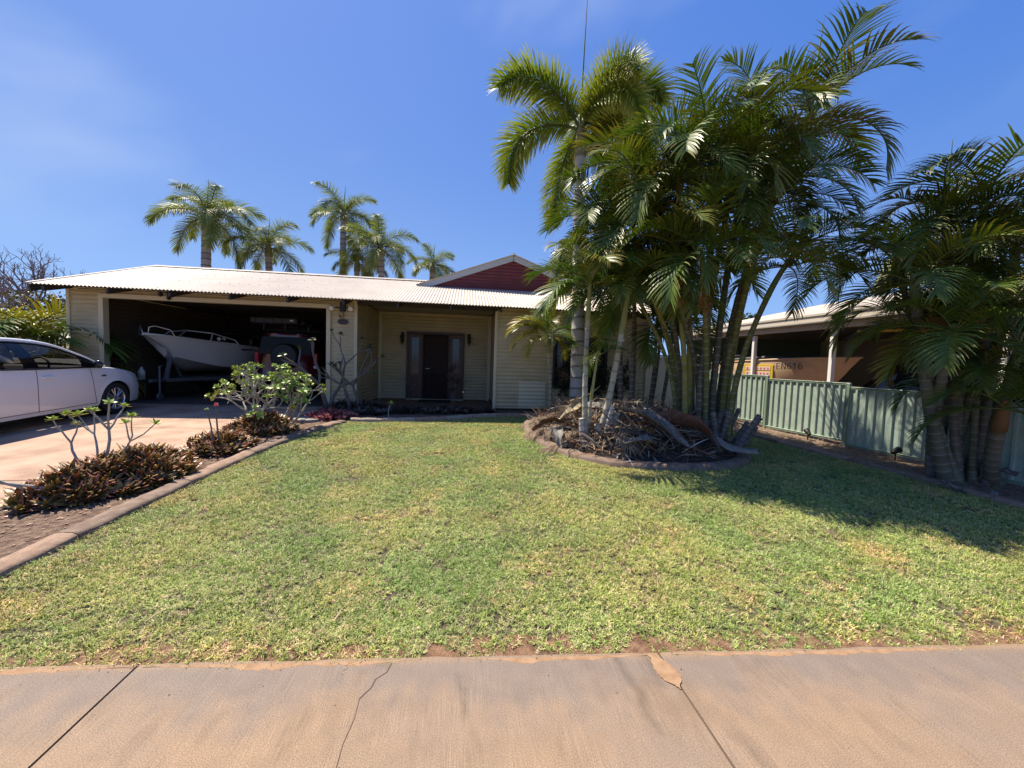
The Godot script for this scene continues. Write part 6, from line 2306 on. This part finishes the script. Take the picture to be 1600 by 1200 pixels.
# clumps of stiff upright purple and bronze leaves
func build_clumps() -> void:
	var sets := {"bronze": [], "red": [], "shade": []}
	var pal := {"bronze": [[Color(0.080, 0.090, 0.023), Color(0.247, 0.142, 0.055)], [Color(0.064, 0.057, 0.023), Color(0.364, 0.132, 0.075)], [Color(0.129, 0.123, 0.031), Color(0.386, 0.247, 0.070)], [Color(0.054, 0.067, 0.023), Color(0.171, 0.095, 0.050)]],
		"red": [[Color(0.107, 0.029, 0.040), Color(0.555, 0.151, 0.170)], [Color(0.064, 0.029, 0.031), Color(0.386, 0.095, 0.120)], [Color(0.107, 0.057, 0.031), Color(0.450, 0.209, 0.159)]],
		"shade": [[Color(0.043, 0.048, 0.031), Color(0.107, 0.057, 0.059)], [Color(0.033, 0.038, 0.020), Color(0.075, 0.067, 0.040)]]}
	for kind in pal:
		for c in pal[kind]:
			for v in 2:
				var s := mk(true)
				var prev := []
				for g in 6:
					var f := g / 5.0
					var w: float = [0.013, 0.021, 0.026, 0.024, 0.015, 0.001][g] * (1.0 + 0.15 * v)
					var p := Vector3(0.0, f * 0.20, 0.0) + Vector3(0.06 + 0.03 * v, -0.015, 0) * f * f
					var cc: Color = c[0].lerp(c[1], smoothstep(0.15, 0.95, f))
					var ring := [p + Vector3(0.008, 0, -w), p, p + Vector3(0.008, 0, w)]
					if g:
						var pc: Color = c[0].lerp(c[1], smoothstep(0.15, 0.95, f - 0.2))
						for h in 2:
							s.set_color(pc); s.add_vertex(prev[h])
							s.set_color(cc); s.add_vertex(ring[h + 1])
							s.set_color(pc); s.add_vertex(prev[h + 1])
							s.set_color(pc); s.add_vertex(prev[h])
							s.set_color(cc); s.add_vertex(ring[h]); s.add_vertex(ring[h + 1])
					prev = ring
				s.generate_normals()
				sets[kind].append(s.commit())
	# outline polygons in plan, height, kind
	var list := [
		["bronze_clump", "largest bronze and green leaved clump at the near end of the bed", "bronze", PackedVector2Array([Vector2(-3.95, -4.02), Vector2(-3.55, -4.30), Vector2(-3.25, -4.75), Vector2(-3.24, -5.1), Vector2(-3.42, -5.38), Vector2(-3.75, -5.48), Vector2(-4.02, -5.3), Vector2(-4.15, -4.8), Vector2(-4.15, -4.2)]), 0.36, 330, 300],
		["bronze_clump", "rounded orange tinged clump below the two flower stalks", "bronze", PackedVector2Array([Vector2(-3.55, -5.86), Vector2(-3.25, -5.92), Vector2(-3.12, -6.2), Vector2(-3.28, -6.5), Vector2(-3.75, -6.55), Vector2(-3.88, -6.15)]), 0.34, 130, 0],
		["bronze_clump", "dark bronze clump round the foot of the bright desert rose", "bronze", PackedVector2Array([Vector2(-3.85, -6.95), Vector2(-3.35, -7.0), Vector2(-3.02, -7.3), Vector2(-3.10, -7.75), Vector2(-3.65, -7.9), Vector2(-3.95, -7.4)]), 0.34, 150, 0],
		["red_clump", "low rosy red leaved clump beside the pit lid", "red", PackedVector2Array([Vector2(-3.05, -8.45), Vector2(-2.5, -8.42), Vector2(-2.30, -8.7), Vector2(-2.55, -9.05), Vector2(-3.1, -8.95)]), 0.24, 90, 0],
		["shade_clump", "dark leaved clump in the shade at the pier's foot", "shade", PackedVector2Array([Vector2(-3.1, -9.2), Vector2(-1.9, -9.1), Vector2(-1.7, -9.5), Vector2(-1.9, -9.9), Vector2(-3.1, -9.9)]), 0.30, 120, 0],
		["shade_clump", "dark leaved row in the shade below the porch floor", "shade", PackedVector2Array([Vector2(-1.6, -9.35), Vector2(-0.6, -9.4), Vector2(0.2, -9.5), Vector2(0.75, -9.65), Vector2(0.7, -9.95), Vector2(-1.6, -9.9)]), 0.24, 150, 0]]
	for q in list:
		var t := thing(q[0], q[1], "leafy clump", Vector3.ZERO)
		var leaves := []
		var poly: PackedVector2Array = q[3]
		var lo := poly[0]
		var hi := poly[0]
		for p in poly:
			lo = lo.min(p)
			hi = hi.max(p)
		var made := 0
		var tries := 0
		while made < q[5] and tries < 5000:
			tries += 1
			var p := Vector2(R.randf_range(lo.x, hi.x), R.randf_range(lo.y, hi.y))
			if not Geometry2D.is_point_in_polygon(p, poly):
				continue
			made += 1
			var ed := 9.0
			for i in poly.size():
				ed = minf(ed, p.distance_to(Geometry2D.get_closest_point_to_segment(p, poly[i], poly[(i + 1) % poly.size()])))
			var out := Vector2.ZERO
			var cen := (lo + hi) * 0.5
			out = (p - cen).normalized()
			var hgt: float = q[4] * (0.42 + 0.62 * sqrt(smoothstep(-0.02, 0.38, ed))) * R.randf_range(0.85, 1.1)
			var n := 11
			for k in n:
				var az := k * 2.399 + R.randf() * 0.5
				var f := float(k) / n
				var tilt := lerpf(0.08, 0.95, f) + R.randf_range(-0.1, 0.1)
				var lean := Vector3(out.x, 0, out.y) * (0.45 if ed < 0.1 else 0.1)
				var b := Basis(Vector3.UP, -az) * Basis(Vector3.BACK, -tilt)
				if lean.length() > 0.01:
					b = Basis(Vector3.UP.cross(lean.normalized()).normalized(), lean.length()) * b
				var L := R.randf_range(0.62, 0.95) * (0.8 + 0.3 * (1.0 - f))
				var base_y: float = hgt - 0.17
				leaves.append(Transform3D(b.scaled(Vector3.ONE * L * minf(1.0, q[4] / 0.28)), Vector3(p.x + cos(az) * 0.01, gy(p.y) + maxf(base_y, 0.01) + R.randf_range(-0.03, 0.02), p.y + sin(az) * 0.01)))
				if ed < 0.12 and k % 2 == 0:
					leaves.append(Transform3D(b.scaled(Vector3.ONE * L), Vector3(p.x + out.x * 0.05, gy(p.y) + R.randf_range(0.0, base_y), p.y + out.y * 0.05)))
		leaves.sort_custom(func(a, b): return a.origin.distance_squared_to(Vector3(0, 1.6, 0)) - a.origin.y * 2.0 < b.origin.distance_squared_to(Vector3(0, 1.6, 0)) - b.origin.y * 2.0)
		var ms: Array = sets[q[2]]
		var singles: int = q[6]
		for i in mini(singles, leaves.size()):
			var o := obj("leaf", ms[R.randi() % ms.size()], M.leaf_firm, t)
			o.transform = leaves[i]
		for v in ms.size():
			var part := []
			for i in range(singles, leaves.size()):
				if i % ms.size() == v:
					part.append(leaves[i])
			scatter("foliage", ms[v], M.leaf_firm, part, [], t)

func build_far_trees() -> void:
	R.seed = 808
	# bare tree at the left
	var t := thing("bare_tree", "leafless spreading tree with purple grey branches beyond the garage's left corner", "tree", Vector3(-25.6, 0.0, -28.0))
	var s := mk(true)
	var tips := []
	tube(s, [Vector3.ZERO, Vector3(0.2, 1.2, 0), Vector3(0.1, 2.2, 0)], [0.42, 0.32, 0.28], 8)
	obj("trunk", s, M.purple_bark, t)
	s = mk(true)
	for k in 6:
		var a := TAU * k / 6.0 + R.randf()
		branchy(s, tips, Vector3(0.1, 2.1, 0), Vector3(cos(a) * 1.0, 0.85, sin(a) * 1.0), 1.42, 0.14, 6, 0.62, 0.03, Color.WHITE)
	obj("branches", s, M.purple_bark, t)
	leaf_bush("far_tree", "pale green feathery tree behind the right slope of the red gable", Vector3(5.9, 0.3, -22.0), Vector3(2.0, 2.0, 2.0), 6.0, 3500, 0.16, Color(0.10, 0.15, 0.04), Color(0.22, 0.26, 0.08), "tree", 0.16)
	leaf_bush("far_bush", "olive bush beyond the driveway palm at far left", Vector3(-19.5, 0.2, -16.5), Vector3(2.6, 1.5, 1.6), 1.4, 2600, 0.11, Color(0.06, 0.075, 0.025), Color(0.13, 0.13, 0.045), "bush", 0.08)
	leaf_bush("far_bush", "dull brown green bush below the bare tree's branches", Vector3(-20.0, 0.2, -22.0), Vector3(3.6, 1.8, 2.0), 1.9, 3000, 0.14, Color(0.07, 0.075, 0.03), Color(0.15, 0.13, 0.06), "bush", 0.08)
	leaf_bush("far_bush", "bright green bush right under the driveway palm", Vector3(-10.6, 0.28, -9.9), Vector3(0.9, 0.55, 0.6), 0.55, 900, 0.055, Color(0.07, 0.12, 0.025), Color(0.16, 0.20, 0.05), "bush", 0.0)
	leaf_bush("back_bush", "sunlit green bush seen through the garage's back window", Vector3(-7.2, 0.3, -18.6), Vector3(1.5, 1.5, 1.0), 1.6, 1800, 0.12, Color(0.12, 0.18, 0.04), Color(0.24, 0.26, 0.07), "bush", 0.08)
	leaf_bush("far_tree", "dark tree behind the neighbour's carport roof", Vector3(19.0, 0.0, -24.0), Vector3(4.5, 2.0, 2.5), 3.6, 3500, 0.2, Color(0.05, 0.085, 0.025), Color(0.10, 0.14, 0.04), "tree", 0.2)

# ------------------------------------------------------------------ everything
func materials() -> void:
	M.cream = rich(11, [[0.2, lin(0.46, 0.375, 0.215)], [0.6, lin(0.52, 0.43, 0.25)], [0.9, lin(0.55, 0.46, 0.28)]], 0.25, 2.0, 0.9, 0.5)
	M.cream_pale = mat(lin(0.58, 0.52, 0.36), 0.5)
	M.trim = mat(lin(0.56, 0.48, 0.31), 0.5)
	M.soffit = mat(lin(0.42, 0.37, 0.27), 0.7)
	M.darkwood = mat(lin(0.035, 0.026, 0.026), 0.6)
	M.porch = rich(14, [[0.3, lin(0.20, 0.12, 0.085)], [0.7, lin(0.26, 0.16, 0.11)]], 0.5, 4.0, 0.8, 0.7)
	M.dark_soil_flat = mat(lin(0.07, 0.05, 0.04), 0.95)
	M.dark_glass = mat(lin(0.012, 0.014, 0.016), 0.08)
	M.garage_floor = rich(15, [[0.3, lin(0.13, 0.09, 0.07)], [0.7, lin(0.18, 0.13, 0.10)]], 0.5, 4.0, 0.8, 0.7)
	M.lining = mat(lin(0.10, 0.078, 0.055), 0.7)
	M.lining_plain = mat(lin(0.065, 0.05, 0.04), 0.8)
	M.roof = rich(17, [[0.15, lin(0.52, 0.45, 0.36)], [0.5, lin(0.60, 0.52, 0.425)], [0.85, lin(0.64, 0.565, 0.47)]], 0.16, 1.4, 0.9, 0.55)
	M.roof_plain = mat(lin(0.58, 0.52, 0.44), 0.5)
	M.white_roof = mat(lin(0.72, 0.70, 0.66), 0.5)
	M.screw = mat(lin(0.25, 0.22, 0.2), 0.4, 0.4)
	M.red_clad = rich(19, [[0.3, lin(0.135, 0.018, 0.022)], [0.7, lin(0.17, 0.024, 0.028)]], 0.4, 3.0, 0.85, 0.5)
	M.barge_grey = mat(lin(0.42, 0.45, 0.46), 0.5)
	M.door_frame = mat(lin(0.05, 0.022, 0.015), 0.45)
	M.door_timber = rich(23, [[0.3, lin(0.10, 0.05, 0.028)], [0.7, lin(0.17, 0.085, 0.048)]], 1.2, 6.0, 0.8, 0.5)
	M.door_dark = mat(lin(0.035, 0.019, 0.015), 0.7, 0.0, 0.3)
	M.lattice = mat(lin(0.085, 0.055, 0.045), 0.5)
	M.side_glass = mat(lin(0.05, 0.055, 0.065), 0.1)
	M.steel = mat(lin(0.7, 0.7, 0.7), 0.3, 0.9)
	M.black = mat(lin(0.010, 0.010, 0.011), 0.5)
	M.black_gloss = mat(lin(0.008, 0.008, 0.009), 0.12)
	M.black_rubber = mat(lin(0.012, 0.012, 0.012), 0.9)
	M.black_vinyl = mat(lin(0.012, 0.012, 0.014), 0.55)
	M.grey_vinyl = mat(lin(0.055, 0.058, 0.068), 0.55)
	M.black_glass = mat(lin(0.006, 0.007, 0.008), 0.1, 0.0, 0.25)
	M.smoke_glass = mat(Color(0.25, 0.22, 0.18, 0.4), 0.1)
	M.smoke_glass.transparency = BaseMaterial3D.TRANSPARENCY_ALPHA
	M.car_glass = mat(Color(0.02, 0.028, 0.028, 0.55), 0.03)
	M.car_glass.transparency = BaseMaterial3D.TRANSPARENCY_ALPHA
	M.white_paint = mat(lin(0.75, 0.74, 0.70), 0.45)
	M.tan_plastic = mat(lin(0.33, 0.22, 0.11), 0.5)
	M.maroon = mat(lin(0.10, 0.015, 0.02), 0.3)
	M.maroon_dark = mat(lin(0.03, 0.012, 0.014), 0.4)
	M.lid = rich(25, [[0.3, lin(0.26, 0.25, 0.23)], [0.7, lin(0.36, 0.34, 0.31)]], 2.0, 10.0, 0.8, 0.85)
	M.earth = rich(27, [[0.25, lin(0.20, 0.105, 0.06)], [0.55, lin(0.27, 0.15, 0.085)], [0.8, lin(0.22, 0.14, 0.08)]], 0.08, 1.0, 0.75, 0.95)
	M.dirt = rich(29, [[0.2, lin(0.17, 0.085, 0.045)], [0.5, lin(0.27, 0.15, 0.08)], [0.8, lin(0.35, 0.205, 0.115)]], 1.6, 9.0, 0.6, 0.95, 0.6)
	M.joint = mat(lin(0.085, 0.06, 0.045), 0.95)
	M.drive = rich(31, [[0.15, lin(0.33, 0.205, 0.135)], [0.5, lin(0.46, 0.30, 0.205)], [0.85, lin(0.52, 0.36, 0.26)]], 0.22, 3.0, 0.82, 0.85, 0.2)
	M.soil = rich(33, [[0.2, lin(0.15, 0.085, 0.055)], [0.5, lin(0.28, 0.175, 0.115)], [0.8, lin(0.38, 0.26, 0.18)]], 1.8, 8.0, 0.5, 0.95, 1.2)
	M.soil_pale = rich(35, [[0.2, lin(0.24, 0.155, 0.10)], [0.5, lin(0.40, 0.275, 0.19)], [0.8, lin(0.50, 0.37, 0.27)]], 1.5, 8.0, 0.5, 0.95, 1.2)
	M.mulch = rich(37, [[0.2, lin(0.04, 0.028, 0.022)], [0.5, lin(0.09, 0.062, 0.046)], [0.8, lin(0.17, 0.125, 0.095)]], 2.2, 9.0, 0.45, 0.95, 2.0)
	M.thatch = rich(39, [[0.2, lin(0.10, 0.08, 0.042)], [0.5, lin(0.19, 0.15, 0.085)], [0.8, lin(0.30, 0.235, 0.14)]], 1.2, 14.0, 0.4, 0.95, 1.0)
	M.kerb = rich(41, [[0.2, lin(0.28, 0.175, 0.115)], [0.5, lin(0.36, 0.235, 0.16)], [0.8, lin(0.42, 0.29, 0.205)]], 1.1, 8.0, 0.7, 0.9, 0.4)
	M.kerb_b = rich(43, [[0.2, lin(0.19, 0.125, 0.088)], [0.5, lin(0.26, 0.18, 0.128)], [0.8, lin(0.32, 0.23, 0.172)]], 1.1, 8.0, 0.7, 0.9, 0.4)
	M.kerb_pale = rich(45, [[0.2, lin(0.36, 0.26, 0.19)], [0.6, lin(0.46, 0.36, 0.28)]], 1.1, 8.0, 0.7, 0.9, 0.3)
	M.fence = rich(47, [[0.2, lin(0.40, 0.51, 0.42)], [0.6, lin(0.47, 0.58, 0.485)], [0.9, lin(0.53, 0.60, 0.51)]], 0.5, 3.0, 0.85, 0.45)
	M.fence_rail = mat(lin(0.22, 0.30, 0.22), 0.4)
	M.gate = mat(lin(0.52, 0.46, 0.33), 0.55)
	M.fascia = mat(lin(0.50, 0.44, 0.35), 0.5)
	M.nb_ceiling = mat(lin(0.26, 0.245, 0.22), 0.7)
	M.nb_wall = mat(lin(0.34, 0.34, 0.27), 0.7)
	M.nb_green = mat(lin(0.10, 0.15, 0.105), 0.6)
	M.sail = leafy(0.8, 0.5)
	M.sail.vertex_color_use_as_albedo = false
	M.sail.albedo_color = lin(0.50, 0.60, 0.46)
	M.yellow = mat(lin(0.62, 0.42, 0.03), 0.5)
	M.pink_white = mat(lin(0.66, 0.52, 0.50), 0.6)
	M.sign_red = mat(lin(0.55, 0.10, 0.10), 0.6)
	M.car_white = mat(lin(0.76, 0.76, 0.75), 0.35, 0.0)
	M.car_white.clearcoat_enabled = true
	M.car_white.clearcoat = 1.0
	M.car_white.clearcoat_roughness = 0.03
	M.suv_red = mat(lin(0.085, 0.005, 0.012), 0.3, 0.1)
	M.suv_red.clearcoat_enabled = true
	M.suv_red.clearcoat = 1.0
	M.suv_red.clearcoat_roughness = 0.03
	M.tail_red = mat(lin(0.40, 0.01, 0.015), 0.15)
	M.headlight = mat(lin(0.55, 0.58, 0.60), 0.08)
	M.tyre = mat(lin(0.016, 0.016, 0.017), 0.85)
	M.alloy = mat(lin(0.62, 0.62, 0.64), 0.28, 0.85)
	M.dark_metal = mat(lin(0.05, 0.05, 0.055), 0.5, 0.5)
	M.cabin = mat(lin(0.035, 0.035, 0.038), 0.8)
	M.boat_white = mat(lin(0.72, 0.72, 0.72), 0.35)
	M.boat_grey = mat(lin(0.28, 0.27, 0.26), 0.6)
	M.boat_tan = rich(49, [[0.3, lin(0.52, 0.36, 0.22)], [0.7, lin(0.60, 0.43, 0.27)]], 0.7, 4.0, 0.85, 0.5)
	M.galv = mat(lin(0.17, 0.17, 0.175), 0.55, 0.4)
	M.sheath_grey = rich(51, [[0.2, lin(0.16, 0.13, 0.11)], [0.6, lin(0.30, 0.26, 0.22)], [0.9, lin(0.42, 0.37, 0.31)]], 2.5, 9.0, 0.6, 0.8, 0.4)
	M.sheath_red = rich(53, [[0.2, lin(0.13, 0.055, 0.03)], [0.6, lin(0.22, 0.10, 0.055)], [0.9, lin(0.28, 0.15, 0.09)]], 2.5, 9.0, 0.6, 0.8, 0.4)
	M.sheath_pale = rich(55, [[0.2, lin(0.24, 0.215, 0.185)], [0.6, lin(0.36, 0.33, 0.285)], [0.9, lin(0.45, 0.41, 0.36)]], 2.5, 9.0, 0.6, 0.8, 0.4)
	M.sheath_cream = rich(57, [[0.2, lin(0.38, 0.26, 0.10)], [0.6, lin(0.52, 0.43, 0.28)], [0.9, lin(0.60, 0.52, 0.38)]], 2.0, 9.0, 0.6, 0.8, 0.4)
	M.sheath_olive = mat(lin(0.17, 0.15, 0.09), 0.8)
	M.straw = mat(lin(0.36, 0.26, 0.15), 0.8)
	M.silt = rich(63, [[0.2, lin(0.31, 0.185, 0.10)], [0.5, lin(0.37, 0.225, 0.125)], [0.8, lin(0.41, 0.26, 0.15)]], 2.0, 12.0, 0.8, 0.95)
	M.pale_bark = rich(59, [[0.2, lin(0.33, 0.31, 0.27)], [0.6, lin(0.46, 0.44, 0.39)], [0.9, lin(0.54, 0.52, 0.47)]], 5.0, 20.0, 0.7, 0.8, 0.3)
	M.grey_bark = rich(61, [[0.2, lin(0.13, 0.115, 0.10)], [0.8, lin(0.24, 0.215, 0.19)]], 4.0, 20.0, 0.7, 0.85, 0.3)
	M.purple_bark = mat(lin(0.16, 0.125, 0.13), 0.9)
	M.frond = leafy(0.42, 0.65, 0.4)
	M.frond_matte = leafy(0.5, 0.75, 0.4)
	M.frond_dead = leafy(0.7, 0.15, 0.3)
	M.leaf = leafy(0.45, 0.4, 0.45)
	M.leaf_firm = leafy(0.42, 0.2, 0.5)
	M.leaf_dark = leafy(0.6, 0.2, 0.4)
	M.grass = leafy(0.6, 0.45, 0.35)
	M.tint = tinted(0.8, 0.35)

func _ready() -> void:
	var cam := Camera3D.new()
	cam.name = "camera"
	add_child(cam)
	cam.fov = rad_to_deg(2.0 * atan(600.0 / 620.0))
	cam.near = 0.05
	cam.far = 900.0
	cam.rotation_order = EULER_ORDER_YXZ
	cam.position = Vector3(0, 1.6, 0)
	cam.rotation_degrees = Vector3(-3.3, -7.0, 1.9)
	cam.current = true
	var we := WorldEnvironment.new()
	we.name = "environment"
	var env := Environment.new()
	env.background_mode = Environment.BG_SKY
	var sky := Sky.new()
	var pm := PanoramaSkyMaterial.new()
	pm.panorama = make_sky()
	sky.sky_material = pm
	env.sky = sky
	env.tonemap_mode = Environment.TONE_MAPPER_LINEAR
	env.tonemap_exposure = 1.9
	env.sdfgi_enabled = true
	env.ssao_enabled = true
	env.ssil_enabled = true
	we.environment = env
	add_child(we)
	var sun := DirectionalLight3D.new()
	sun.name = "sun"
	add_child(sun)
	sun.look_at_from_position(Vector3.ZERO, -SUN_FROM, Vector3.UP)
	sun.light_energy = 1.6
	sun.light_color = Color(1.0, 0.95, 0.87)
	sun.light_angular_distance = 0.53
	sun.shadow_enabled = true
	materials()
	R.seed = 1
	plan()
	build_ground()
	build_house()
	build_neighbour()
	build_fence()
	wall_bits()
	build_car()
	build_boats()
	make_fronds()
	build_far_trees()
	build_palms()
	build_shrubs()
	build_litter()
	build_grass()
